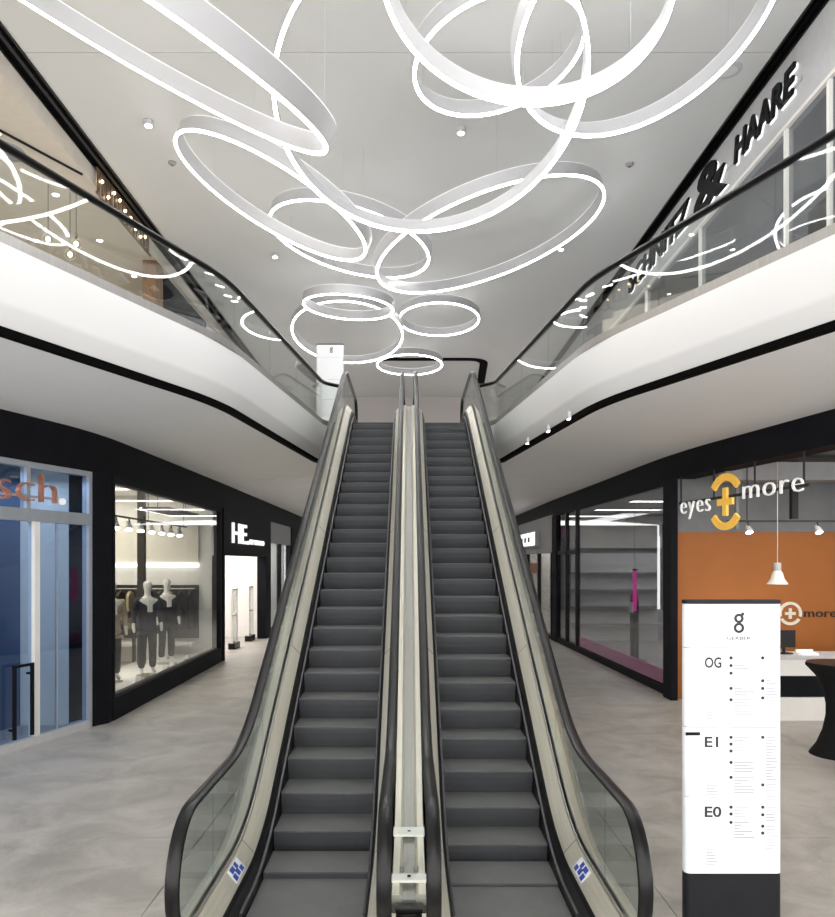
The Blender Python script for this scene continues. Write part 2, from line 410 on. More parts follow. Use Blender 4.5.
# ------------------------------------------------------------------ ring lights  (centre, normal, radius, label)
RINGS = [
 ((-2.92, 6.89, 7.39), (.45, -.28, .85), 2.35, 'largest tilted ring light sloping down towards the bronze sign gallery'),
 ((0.269, 8.899, 7.811), (-.09, .42, .90), 1.854, 'big ring light hanging in the middle and overlapping most of the other rings'),
 ((-2.11, 11.58, 7.93), (.44, -.04, .90), 1.59, 'long narrow tilted ring light behind the tip of the largest ring'),
 ((1.441, 13.50, 8.136), (-.28, -.02, .96), 2.101, 'wide ring light tilted up towards the hairdresser gallery, behind the middle ring'),
 ((-1.11, 13.98, 8.32), (.21, .0, .98), 1.51, 'ring light linking the long narrow ring and the wide ring behind the middle ring'),
 ((-1.387, 17.084, 8.16), (.06, -.06, 1.0), 1.021, 'flat ring light directly in front of a rounder ring near the landing'),
 ((-1.60, 19.39, 8.26), (.02, .26, .96), 1.43, 'rounder ring light behind a flat ring, over the white directory on the landing'),
 ((0.781, 19.434, 8.639), (.01, .09, 1.0), 1.035, 'ring light hanging beside the round pair of rings towards the hairdresser gallery'),
 ((0.02, 23.70, 8.59), (0, .05, 1.0), 1.03, 'farthest ring light over the middle of the upper landing'),
 ((1.07, 7.003, 7.681), (.2, .15, 1.0), 1.361, 'thick-banded ring light overlapping the small high ring and the big middle ring'),
 ((1.098, 9.14, 8.497), (-.18, .04, .98), 1.048, 'small ring light high above the big middle ring'),
 ((2.652, 8.306, 8.325), (-.23, .26, .94), 1.486, 'large ring light hanging closest to the black hairdresser lettering'),
]
for c, n, R, lab in RINGS:
    q = Vector((0, 0, 1)).rotation_difference(Vector(n).normalized())
    m = Matrix.Translation(c) @ q.to_matrix().to_4x4()
    t = empty('ring_light', mtx=m); tag(t, lab, 'lamp', 'suspended ring lights')
    N = int(64 + 24 * R)
    MB().torus(R, [(-.022, .014), (.022, .014), (.022, .21), (-.022, .21)], N).build('ring_band', 'ring_white', t, True)
    w = .020
    MB().torus(R, [(-w, .013), (-w, -.004), (-w * .6, -.012), (w * .6, -.012), (w, -.004), (w, .013)], N).build('led_strip', 'led', t, True)
    MB().torus(R, [(-.018, .2105), (.018, .2105), (.018, .218), (-.018, .218)], N).build('uplight_strip', 'led_up', t, True)
    inv = m.inverted()
    for k in range(3):
        a = 2 * PI * k / 3 + 0.5
        p = Vector((R * math.cos(a), R * math.sin(a), .218)); pw = m @ p
        tz = ZC
        MB().tube([p, inv @ Vector((pw.x, pw.y, tz))], .0018, 5).build('suspension_cable', 'steel_frame', t)

# ceiling fittings
for (x, y, lab) in ((-4.05, 11.6, 'small white ceiling spotlight near the largest tilted ring'), (0.82, 11.8, 'small white ceiling spotlight beside the big middle ring'),
                    (-2.98, 16.6, 'small white ceiling spotlight near the long tilted ring'), (3.3, 16.2, 'small white ceiling spotlight near the wide tilted ring')):
    t = empty('ceiling_spotlight', (x, y, ZC)); tag(t, lab, 'lamp', 'ceiling spotlights')
    MB().lathe([(.075, 0), (.08, -.012), (.072, -.075), (.055, -.08)], 18).build('housing', 'ring_white', t, True)
    MB().lathe([(.052, -.079), (.052, -.085), (.02, -.088)], 14).build('lens', 'lamp_white', t, True)
for (x, y, lab) in ((-4.06, 12.8, 'tiny dark smoke detector on the ceiling by the bronze sign'), (3.8, 12.85, 'tiny dark smoke detector on the ceiling by the hairdresser band')):
    t = empty('smoke_detector', (x, y, ZC)); tag(t, lab, 'detector')
    MB().lathe([(.07, 0), (.07, -.02), (.05, -.045), (.02, -.05)], 14).build('housing', 'mid_grey', t, True)
    MB().lathe([(.018, -.049), (.014, -.058), (.004, -.06)], 10).build('sensor', 'black_metal', t)
t = empty('ceiling_speaker', (4.45, 10.4, ZC)); tag(t, 'round flat ceiling loudspeaker beside the hairdresser slot', 'speaker')
MB().lathe([(.18, 0), (.18, -.012), (.15, -.02)], 20).build('rim', 'light_grey', t, True); MB().lathe([(.145, -.018), (.1, -.022), (.01, -.022)], 20).build('grille', 'ceiling_paint', t)

# ------------------------------------------------------------------ escalators
TA = math.tan(math.radians(30))
def zf(y):
    a, b = 5.584 - .48, 5.584 + .48; tp = 5.584 + FU / TA; c, d = tp - .48, tp + .48
    if y <= a: return 0.0
    if y < b: return (y - a) ** 2 / (2 * .96) * TA
    if y <= c: return (y - 5.584) * TA
    if y < d: return FU - (d - y) ** 2 / (2 * .96) * TA
    return FU
def yrange(y0, y1, step=0.12):
    out = [y0]; n = max(2, int((y1 - y0) / step))
    return [y0 + (y1 - y0) * i / n for i in range(n + 1)]
def run(y0, y1, sec, mb=None, floor=None, step=0.12):
    mb = mb or MB()
    return mb.loft([[(x, y, max(zf(y) + h, floor) if floor is not None else zf(y) + h) for x, h in sec] for y in yrange(y0, y1, step)])
NB, NT, NR = 4.23, 17.0, .36      # newel centres and radius
def belt_path():
    p = []
    for k in range(11):
        a = -PI / 2 + 0 - k * PI / 10
        p.append((NB + NR * math.cos(a), .61 + NR * math.sin(a)))
    p = [(NB + .1, .25)] + p
    p = p[:1] + [(NB + NR * math.cos(a), .61 + NR * math.sin(a)) for a in [(-PI / 2 - k * PI / 14) for k in range(15)]]
    p += [(y, zf(y) + .97) for y in yrange(NB + .15, NT - .1, .15)]
    p += [(NT + NR * math.cos(a), FU + .61 + NR * math.sin(a)) for a in [(PI / 2 - k * PI / 14) for k in range(15)]]
    p.append((NT - .1, FU + .25))
    return p
def belt(x):
    P = belt_path(); rings = []
    sec = [(.040 * math.cos(a), .022 * math.sin(a)) for a in [2 * PI * k / 12 for k in range(12)]]
    for i, (y, z) in enumerate(P):
        a, b = P[max(i - 1, 0)], P[min(i + 1, len(P) - 1)]
        ty, tz = b[0] - a[0], b[1] - a[1]; l = math.hypot(ty, tz); ny, nz = -tz / l, ty / l
        rings.append([(x + u, y + ny * w, z + nz * w) for u, w in sec])
    return MB().loft(rings)
def glass_panels(x, par):
    hb, ht = .24, .945
    cuts = [NB + .45] + [NB + .45 + 1.58 * k for k in range(1, 8)] + [NT - .45]
    cuts = [c for c in cuts if c <= NT - .4]
    t = .006
    # bottom end panel
    r = NR - .025
    poly = [(NB + .45, hb), (NB + .05, hb)] + [(NB + r * math.cos(a), .61 + r * math.sin(a)) for a in [(-PI / 2 - .1 - k * (PI - .1) / 12) for k in range(13)]] + [(NB + .45, ht)]
    MB().prism(poly, 'x', x - t, x + t).build('glass_panel', 'esc_glass', par)
    for a, b in zip(cuts, cuts[1:]):
        ysl = yrange(a + .004, b - .004, .12)
        poly = [(y, zf(y) + hb) for y in ysl] + [(y, zf(y) + ht) for y in reversed(ysl)]
        MB().prism(poly, 'x', x - t, x + t).build('glass_panel', 'esc_glass', par)
    y0 = cuts[-1]
    poly = [(y0, FU + ht)] + [(NT + r * math.cos(a), FU + .61 + r * math.sin(a)) for a in [(PI / 2 - k * (PI - .1) / 12) for k in range(13)]] + [(NT - .05, FU + hb), (y0, FU + hb)]
    MB().prism(poly, 'x', x - t, x + t).build('glass_panel', 'esc_glass', par)

# one step, nose at the local origin
def step_mesh():
    mb = MB()
    prof = [(0, 0), (-.003, -.012), (.004, -.06), (.02, -.12), (.048, -.19), (.075, -.235), (.10, -.235), (.07, -.18), (.045, -.11), (.03, -.03), (.40, -.03), (.40, 0)]
    mb.prism(prof, 'x', -.396, .396)
    me = bpy.data.meshes.new('step'); me.from_pydata(mb.v, [], mb.f)
    bm = bmesh.new(); bm.from_mesh(me); bmesh.ops.recalc_face_normals(bm, faces=bm.faces[:]); bm.to_mesh(me); bm.free()
    me.materials.append(M['step_metal']); me.materials.append(M['tread_metal'])
    for p in me.polygons:
        if p.normal.z > .9: p.material_index = 1
    return me
STEP = step_mesh()
def escalator(xc, first, lab):
    t = empty('escalator', (xc, 4.0, 0)); tag(t, lab, 'escalator', 'pair of escalators')
    root_inv = Matrix.Translation((0, -4.0, 0))
    out = 1 if xc > 0 else -1           # +x side of this machine that faces away from the other one
    def P(mb, name, m, smooth=False, par=None):
        mb.v = [(p[0], p[1] - 4.0, p[2]) for p in mb.v]; return mb.build(name, m, par or t, smooth)
    ysn = []
    y = first
    while y < 15.6: ysn.append(y); y += .3464 if y < 14.2 else .38
    ysn = [first - .418, first - .815, first - 1.215] + ysn
    for y in sorted(ysn):
        s = bpy.data.objects.new('step', STEP); COL.objects.link(s); s.parent = t; s.location = (0, y - 4.0, zf(y))
    lo = min(ysn)
    # comb and floor plates
    P(MB().box(-.42, .42, lo - .35, lo + .1, -.02, .012), 'comb_plate', 'stainless_dark')
    P(MB().box(-.62, .62, 3.22, lo - .352, -.03, .004), 'floor_plate', 'stainless')
    P(MB().box(-.42, .42, 15.7, 16.3, FU - .02, FU + .012), 'comb_plate', 'stainless_dark')
    P(MB().box(-.62, .62, 16.302, 17.25, FU - .03, FU + .006), 'floor_plate', 'stainless')
    for s in (-1, 1):
        inner = (s != out)
        # skirt, brush line, sloped inner deck
        P(run(4.0, 17.2, [(s * .402, -.25), (s * .402, .13), (s * .412, .20), (s * .432, .225), (s * .425, .20), (s * .425, -.25)], floor=-.25), 'skirt_panel', 'black_metal')
        P(run(4.75, 15.6, [(s * .401, .075), (s * .385, .085), (s * .385, .10), (s * .401, .105)]), 'skirt_brush', 'brush')
        dk = P(run(4.0, 17.2, [(s * .428, .215), (s * .436, .235), (s * .515, .325), (s * .525, .32), (s * .525, .21)]), 'inner_deck', 'stainless', True)
        # deck butt joints
        for yj in (5.35, 7.6, 9.9, 12.2, 14.0):
            P(run(yj, yj + .012, [(s * .430, .226), (s * .436, .238), (s * .516, .328), (s * .510, .318)], step=.012), 'deck_joint', 'stainless_dark', par=None)
        P(run(4.0, 17.2, [(s * .526, .20), (s * .526, .34), (s * .534, .34), (s * .534, .20)]), 'glass_clamp', 'stainless_dark')
        if not inner:
            P(run(4.0, 17.2, [(s * .566, .20), (s * .566, .335), (s * .58, .335), (s * .69, .235), (s * .70, .20)]), 'outer_deck', 'stainless', True)
            P(run(4.0, 17.2, [(s * .70, .21), (s * .715, .21), (s * .715, -.95), (s * .70, -.95)], floor=0.003), 'side_cladding', 'stainless_dark')
        bl = P(belt(s * .55), 'handrail', 'rubber', True)
        gp = bpy.data.objects.new('balustrade_glass', None); COL.objects.link(gp); gp.parent = t; gp.location = (0, -4.0, 0)
        glass_panels(s * .55, gp)
        # newel foot where the belt enters
        P(MB().bbox(s * .55 - .085, s * .55 + .085, 3.99, 4.36, .0, .30, .03), 'newel_cap', 'stainless', True)
        P(MB().bbox(s * .55 - .085, s * .55 + .085, 16.85, 17.24, FU, FU + .30, .03), 'newel_cap', 'stainless', True)
    # underside
    P(run(6.4, 17.0, [(-.68, -.96), (.70 if out > 0 else .68, -.96), (.70 if out > 0 else .68, -1.0), (-.68, -1.0)], floor=.004), 'truss_soffit', 'light_grey')
    # pictogram sticker on the outer inner-deck, near the entry
    s = out
    def decal(y0, y1, u0, u1, lift, name, m):
        def pt(y, u): return (s * (.436 + .079 * u), y, zf(y) + .235 + .09 * u)
        nx, nz = -s * .75, .66
        q = [pt(y0, u0), pt(y1, u0), pt(y1, u1), pt(y0, u1)]
        top = [(a + nx * lift, b, c + nz * lift) for a, b, c in q]; bt = [(a + nx * .0005, b, c + nz * .0005) for a, b, c in q]
        mb = MB(); mb.loft([bt, top]); return P(mb, name, m)
    st = decal(4.86, 5.12, .1, .9, .0025, 'safety_sticker', 'sticker_white')
    for a, b, u, w in ((4.88, 4.94, .15, .5), (4.90, 4.98, .55, .85), (4.96, 5.02, .2, .55), (5.0, 5.05, .5, .85), (5.04, 5.10, .15, .45)):
        decal(a, b, u, w, .004, 'pictogram', 'sticker_blue')
    return t
escalator(-.68, 5.93, 'grey escalator climbing beside the blue-lit glass doors, mirrored by its twin')
escalator(.68, 5.797, 'grey escalator climbing beside the white directory pylon with orange shop behind')
# deck between the two machines
t = empty('centre_deck', (0, 4.5, 0)); tag(t, 'narrow steel deck filling the gap between the two escalators', 'escalator deck')
def CD(mb, name, m, smooth=False):
    mb.v = [(p[0], p[1] - 4.5, p[2]) for p in mb.v]; return mb.build(name, m, t, smooth)
for s in (-1, 1):
    CD(run(4.5, 16.9, [(s * .042, .20), (s * .042, .315), (s * .06, .335), (s * .104, .335), (s * .108, .20)]), 'deck_rail', 'stainless', True)
CD(run(4.5, 16.9, [(-.041, .20), (-.041, .305), (.041, .305), (.041, .20)]), 'middle_strip', 'stainless_mid')
for y0, w in ((5.38, .10), (4.66, .10)):
    CD(run(y0, y0 + w, [(-.112, .336), (-.112, .352), (.112, .352), (.112, .336)], step=.05), 'joint_cover', 'warm_white')
    CD(MB().lathe([(.012, 0), (.012, .006), (.006, .008)], 10, (0, y0 + w / 2, zf(y0) + .356)), 'screw_head', 'black_metal')
for s in (-1, 1):
    CD(MB().lathe([(.016, 0), (.016, .03), (.01, .034)], 10, (s * .045, 4.83, .336)), 'stud', 'stainless_dark')
CD(MB().bbox(-.10, .10, 4.36, 4.49, .02, .30, .02), 'end_cap', 'black_metal')
CD(MB().box(-.055, .055, 3.25, 4.35, -.02, .02), 'floor_strip', 'stainless')

# ------------------------------------------------------------------ directory pylon (ground) and its twin on the landing
def round_rect(w, d, r, n=5):
    pts = []
    for cx, cy, a0 in ((w / 2 - r, d / 2 - r, 0), (-w / 2 + r, d / 2 - r, PI / 2), (-w / 2 + r, -d / 2 + r, PI), (w / 2 - r, -d / 2 + r, 1.5 * PI)):
        for k in range(n + 1): a = a0 + k * PI / 2 / n; pts.append((cx + r * math.cos(a), cy + r * math.sin(a)))
    return pts
def disc(x, z, r, y0, y1, n=14):
    return MB().prism([(x + r * math.cos(2 * PI * k / n), z + r * math.sin(2 * PI * k / n)) for k in range(n)], 'y', y0, y1)
def pylon(loc, lab, full, rz=0):
    t = empty('directory_pylon', loc); tag(t, lab, 'sign'); t.rotation_euler = (0, 0, rz)
    W_, D_ = .61, .09
    def slab(z0, z1, m, name, w=W_, d=D_, r=.035, par=t): return MB().prism(round_rect(w, d, r), 'z', z0, z1).build(name, m, par, True)
    slab(0, .375, 'totem_dark', 'base')
    ps = []
    for z0, z1 in ((.377, .857), (.861, 1.297), (1.301, 1.797), (1.801, 2.075)): ps.append(slab(z0, z1, 'totem_white', 'panel'))
    slab(.37, 2.08, 'totem_dark', 'core', W_ - .012, D_ - .012, .03)
    slab(2.077, 2.10, 'totem_dark', 'cap', W_ + .004, D_ + .004)
    y = -D_ / 2 - .001
    # emblem: two stacked rings with a tick, and a short word under it
    def ringp(cx, cz, r, th, par):
        mb = MB(); n = 20
        mb.loft([[(cx + rr * math.cos(2 * PI * k / n), yy, cz + rr * math.sin(2 * PI * k / n)) for rr, yy in ((r - th, y), (r + th, y), (r + th, y - .002), (r - th, y - .002))] for k in range(n + 1)], caps=False)
        return mb.build('emblem', 'print_grey', par)
    top = ps[3]
    ringp(.03, 1.985, .022, .008, top); ringp(.03, 1.925, .025, .008, top)
    MB().box(.045, .062, y - .002, y, 2.003, 2.022).build('emblem', 'print_grey', top)
    if not full:
        return t
    text_part('lettering', 'GERBER', 'print_grey', top, -.045, 1.850, .030, y, .002, width=.15)
    rnd = random.Random(3)
    for par, zt, tx, rows1, rows2 in ((ps[2], 1.735, 'OG', (0, 2, 4, 8, 11), (0, 6, 8, 10.5)), (ps[1], 1.235, 'E1', (0, 1.8, 3.6, 6.6, 10.5), (0, 12.5)), (ps[0], .795, 'E0', (0, 1.8, 4), (0, 2, 5, 6.8))):
        text_part('lettering', tx, 'print_grey', par, -.185, zt - .06, .092, y, .002, width=.085 if tx == 'E1' else .105, bold=.02)
        for col, rows in ((-.02, rows1), (.18, rows2)):
            for i, r in enumerate(rows):
                z = zt - .005 - r * .024
                disc(col, z + .006, .0105, y - .0015, y).build('bullet', 'print_grey', par)
                nxt = rows[i + 1] if i + 1 < len(rows) else r + 5
                lines = int((nxt - r) / .8); mb = MB()
                for q in range(max(1, lines)):
                    wln = .03 + rnd.random() * (.10 if col < .1 else .045)
                    mb.box(col + .02, col + .02 + wln, y - .0012, y, z + .004 - q * .019, z + .009 - q * .019)
                mb.build('directory_print', 'print_pale', par)['kind'] = 'stuff'
        mb = MB()
        for q in range(6):
            mb.box(-.175, -.135 + rnd.random() * .03, y - .0012, y, zt - .36 + q * .018 if tx != 'OG' else zt - .40 + q * .018, (zt - .36 if tx != 'OG' else zt - .40) + q * .018 + .004)
        mb.build('directory_print', 'print_pale', par)['kind'] = 'stuff'
    MB().box(-.306, -.215, y - .003, y, 1.248, 1.268).build('location_marker', 'letter_black', t)
    return t
pylon((2.048, 4.745, 0), 'tall white directory pylon with levels OG, E1 and E0 on a dark base', True)
pylon((-1.76, 16.65, FU), 'plain white directory pylon standing up on the landing', False)

# ------------------------------------------------------------------ ground floor shopfront band (dark fascia) on both sides
def fascia(name, pts, v, z0, z1, lab):
    path = [Vector(p) for p in pts]
    return struct(sweep(path, [(0, z0), (0, z1), (-.35 * v, z1), (-.35 * v, z0)]).build(name, 'dark_panel', smooth=True), lab, 'trim')
LF = fillet([(-8.6, -6), (-6.09, 5.2), (-4.46, 10.7), (-4.37, 17.6), (-4.38, 36.7)], [0, 1.0, .9, .5, 0], 6)
RF = fillet([(8.3, -6), (5.95, 5.0), (5.12, 9.06), (4.51, 12.65), (4.28, 22.4), (4.25, 36.7)], [0, 1, 1.2, 1.2, 1, 0], 6)
fascia('trim_6', LF, -1, 3.62, 4.20, 'black fascia band over the shops beside the blue-lit doors')
fascia('trim_7', RF, 1, 3.76, 4.20, 'black fascia band over the orange shop and the magenta shop')

# ---- shop 1: blue-lit glass doors with the copper lettering
m, L = frame((-6.09, 5.2), (-4.49, 10.64))
t = empty('door_1', mtx=m); struct(t, 'blue-lit sliding glass doors in pale steel frames under copper lettering', 'door')
def bx(par, name, mt, *a): return MB().box(*a).build(name, mt, par)
FW = .07
for x0, x1 in ((0, FW), (L - .10, L)): bx(t, 'jamb', 'steel_frame', x0, x1, 0, .12, .0, 3.62)
bx(t, 'transom', 'steel_frame', FW, L - .10, 0, .12, 2.86, 3.02)
bx(t, 'head_rail', 'steel_frame', FW, L - .10, 0, .12, 3.55, 3.62)
bx(t, 'threshold', 'light_grey', FW, L - .10, -.02, .16, .0, .10)
for x0 in (2.4, 4.43): bx(t, 'transom_mullion', 'steel_frame', x0, x0 + .06, .0, .10, 3.02, 3.55)
for x0, x1 in ((FW, 2.4), (2.46, 4.43), (4.49, L - .10)): bx(t, 'transom_pane', 'blue_glass', x0, x1, .05, .06, 3.02, 3.55)
bx(t, 'mullion', 'warm_white', 4.56, 4.65, .0, .10, .10, 2.86)
for x0, x1 in ((FW, 2.5), (2.52, 4.56), (4.65, 4.99), (5.01, L - .10)): bx(t, 'door_pane', 'blue_glass', x0, x1, .05, .062, .10, 2.86)
bx(t, 'door_edge', 'steel_frame', 4.99, 5.01, .04, .07, .10, 2.86)
hd = MB(); z0, z1, xa, xb = .14, 1.06, 4.18, 4.50
hd.box(xa, xa + .035, -.05, -.015, z0, z1); hd.box(xb - .035, xb, -.05, -.015, z0, z1); hd.box(xa + .035, xb - .035, -.05, -.015, z1 - .035, z1)
hd.box(xa + .005, xa + .03, -.02, .05, z0 + .1, z0 + .13); hd.box(xb - .03, xb - .005, -.02, .05, z1 - .15, z1 - .12)
hd.build('door_pull', 'black_metal', t)
sg = empty('shop_sign', mtx=m); tag(sg, 'copper letters reading sch. over the blue-lit glass doors', 'sign')
text_part('lettering', 'sch', 'copper', sg, 3.90, 3.10, .56, -.05, .06, width=.97, bold=-.022)
disc(5.0, 3.15, .045, -.06, -.02).build('dot', 'letter_white', sg)
bx(sg, 'letter_rail', 'steel_frame', 3.90, 5.04, -.02, -.001, 3.16, 3.19)
# interior of shop 1
w = struct(MB().box(.0, L - .1, 1.05, 1.15, 0, 4.1).build('wall_shop_blue', 'blue_screen'), 'plain blue-lit screen wall behind the sliding glass doors', 'wall'); w.matrix_world = m
lt = area('shop_blue_light', (0, 0, 0), L - .6, .5, 30, (.72, .84, 1.0)); lt.matrix_world = m @ Matrix.Translation((L / 2, .6, 3.5))
struct(MB().prism([(-4.60, 10.64), (-4.49, 10.60), (-4.36, 10.84), (-4.36, 10.98), (-4.75, 10.98), (-4.9, 10.7)], 'z', 0, 3.62).build('wall_pier', 'dark_panel'), 'black pier between the blue-lit doors and the clothes window', 'wall')

# ---- shop 2: clothes window
m, L = frame((-4.345, 10.98), (-4.40, 17.55))
t = empty('window_1', mtx=m); struct(t, 'big black framed display window with dressed mannequins', 'window')
bx(t, 'plinth', 'dark_panel', 0, L, 0, .20, 0, .33); bx(t, 'head', 'dark_panel', 0, L, 0, .18, 3.52, 3.62)
bx(t, 'frame_post', 'dark_panel', 0, .06, 0, .18, .33, 3.52); bx(t, 'frame_post', 'dark_panel', L - .10, L, 0, .18, .33, 3.52)
for x0, x1 in ((.06, 1.58), (1.59, 4.0), (4.01, L - .10)): bx(t, 'pane', 'shop_glass', x0, x1, .05, .062, .33, 3.52)
def inner(name, lab, mt_, *a):
    o = MB().box(*a).build(name, mt_); o.matrix_world = m; return struct(o, lab, 'wall')
inner('wall_clothes_back', 'cream rear wall of the clothes shop', 'cream', -.2, L + .2, 4.6, 4.7, 0, 4.1)
inner('wall_clothes_end', 'pale end wall of the clothes shop behind the hanging jackets', 'warm_white', L + .05, L + .13, .25, 4.6, 0, 4.1)
inner('wall_clothes_near', 'cream side wall of the clothes shop beside the black pier', 'cream', -.28, -.2, .45, 4.6, 0, 4.1)
inner('ceiling_clothes', 'white ceiling of the clothes shop', 'warm_white', -.2, L, .36, 4.6, 3.9, 3.96)
inner('floor_display', 'white low display floor in the clothes window', 'warm_white', .06, L - .1, .21, 1.5, 0, .20)
t = empty('ceiling_raft', mtx=m @ Matrix.Translation((4.2, .5, 3.40))); tag(t, 'dark ceiling raft with a lit edge inside the clothes shop', 'ceiling panel')
bx(t, 'raft_board', 'dark_brown', 0, 2.2, 0, .55, 0, .06); bx(t, 'lit_edge', 'light_panel', 0, 2.2, .56, .60, 0, .05)
for px in (.1, 2.05): bx(t, 'hanger', 'black_metal', px, px + .012, .26, .272, .06, .50)
area('shop_clothes_light', (0, 0, 0), 5.5, 2.0, 110, (1, .93, .82)).matrix_world = m @ Matrix.Translation((3.3, 2.6, 3.88))
area('shop_clothes_light', (0, 0, 0), 5.5, .4, 28, (1, .93, .82)).matrix_world = m @ Matrix.Translation((3.3, .75, 3.85))
# wall unit on the end wall: dark backing, rail, lit strip, shelf
t = empty('clothes_rail', mtx=m @ Matrix.Translation((L - .62, .55, 0))); tag(t, 'dark wall unit with hanging rail and lit strip in the clothes shop', 'clothes rail')
bx(t, 'back_panel', 'dark_brown', .60, .66, 0, 2.6, .55, 1.80); bx(t, 'lit_strip', 'light_panel', .56, .66, 0, 2.6, 2.22, 2.30); bx(t, 'upper_panel', 'cream', .60, .66, 0, 2.6, 2.34, 3.3)
bx(t, 'low_shelf', 'warm_white', .1, .66, 0, 2.6, .42, .50); MB().tube([(.32, .0, 1.72), (.32, 2.6, 1.72)], .015, 8).build('rail', 'stainless_dark', t)
for py in (.02, 1.3, 2.56): bx(t, 'bracket', 'black_metal', .32, .60, py, py + .02, 1.71, 1.73)
for k in range(10):
    y = .66 + k * .23; mt_ = ['suit_dark', 'suit_blue', 'cloth_tan', 'dark_brown'][k % 4]
    t = empty('hanging_jacket', mtx=m @ Matrix.Translation((L - .30, y, 0))); tag(t, ['black', 'dark blue', 'tan', 'dark brown'][k % 4] + ' jacket on the hanging rail in the clothes shop', 'jacket', 'jackets on the rail')
    MB().loft([[(dx * w, dy, z) for dx, dy in ((-1, -.03), (0, -.05), (1, -.03), (1, .03), (0, .05), (-1, .03))] for z, w in ((.80, .20), (1.1, .19), (1.40, .20), (1.56, .20), (1.62, .12), (1.66, .04))]).build('cloth', mt_, t, True)
    MB().tube([(0, 0, 1.66), (0, 0, 1.705)], .004, 5).build('hanger_hook', 'stainless_dark', t)
t = empty('shop_column', mtx=m @ Matrix.Translation((4.6, 1.15, 0))); tag(t, 'thin dark column inside the clothes shop', 'column')
bx(t, 'shaft', 'dark_brown', 0, .14, 0, .14, 0, 3.9); bx(t, 'collar', 'black_metal', -.02, .16, -.02, .16, 0, .12)
c = empty('display_counter', mtx=m @ Matrix.Translation((1.0, .75, .2))); tag(c, 'dark counter near the black pier in the display window', 'counter')
bx(c, 'body', 'dark_brown', 0, .8, 0, .6, 0, 1.35); bx(c, 'top', 'brown_wood', -.03, .83, -.03, .63, 1.35, 1.39)
c = empty('display_table', mtx=m @ Matrix.Translation((3.9, 1.55, 0))); tag(c, 'brown display table on dark legs behind the mannequins', 'table')
bx(c, 'top', 'brown_wood', 0, 1.5, 0, .8, 1.05, 1.12)
for px in (.04, 1.40):
    for py in (.04, .70): bx(c, 'leg', 'dark_brown', px, px + .06, py, py + .06, 0, 1.05)
for k in range(4):
    o = MB().bbox(4.0 + k * .33, 4.26 + k * .33, 1.65, 1.95, 1.121, 1.22 + .05 * (k % 2), .015).build('folded_clothes', ['cloth_tan', 'suit_blue', 'warm_white', 'dark_brown'][k % 4]); o.matrix_world = m
    tag(o, ['tan', 'dark blue', 'white', 'dark brown'][k] + ' stack of folded clothes on the brown display table', 'clothes', 'folded clothes on the table')
c = empty('white_cube', mtx=m @ Matrix.Translation((5.3, .9, 0))); tag(c, 'white box plinth at the far end of the clothes window', 'plinth')
bx(c, 'body', 'warm_white', 0, .5, 0, .5, .02, .75); bx(c, 'foot', 'dark_brown', .03, .47, .03, .47, 0, .02); bx(c, 'top', 'letter_white', -.01, .51, -.01, .51, .75, .78)
tr = empty('track_light', mtx=m @ Matrix.Translation((.9, .62, 3.08))); tag(tr, 'ceiling track with eight white spots inside the clothes window', 'lamp')
bx(tr, 'rail', 'black_metal', 0, 4.9, -.02, .02, .03, .06)
for px in (.1, 2.4, 4.7): bx(tr, 'hanger', 'black_metal', px, px + .012, -.006, .006, .06, .82)
for k in range(8):
    px = .2 + k * .6
    MB().tube([(px, 0, .03), (px, -.02, -.03)], .012, 6).build('spot_arm', 'black_metal', tr)
    MB().tube([(px + .03, .03, -.03), (px - .02, 0, -.09), (px - .06, -.02, -.17)], [.04, .055, .075], 12).build('spot_head', 'ring_white', tr, True)
    MB().tube([(px - .0605, -.0203, -.171), (px - .062, -.021, -.175)], .06, 12).build('spot_lens', 'lamp_white', tr)

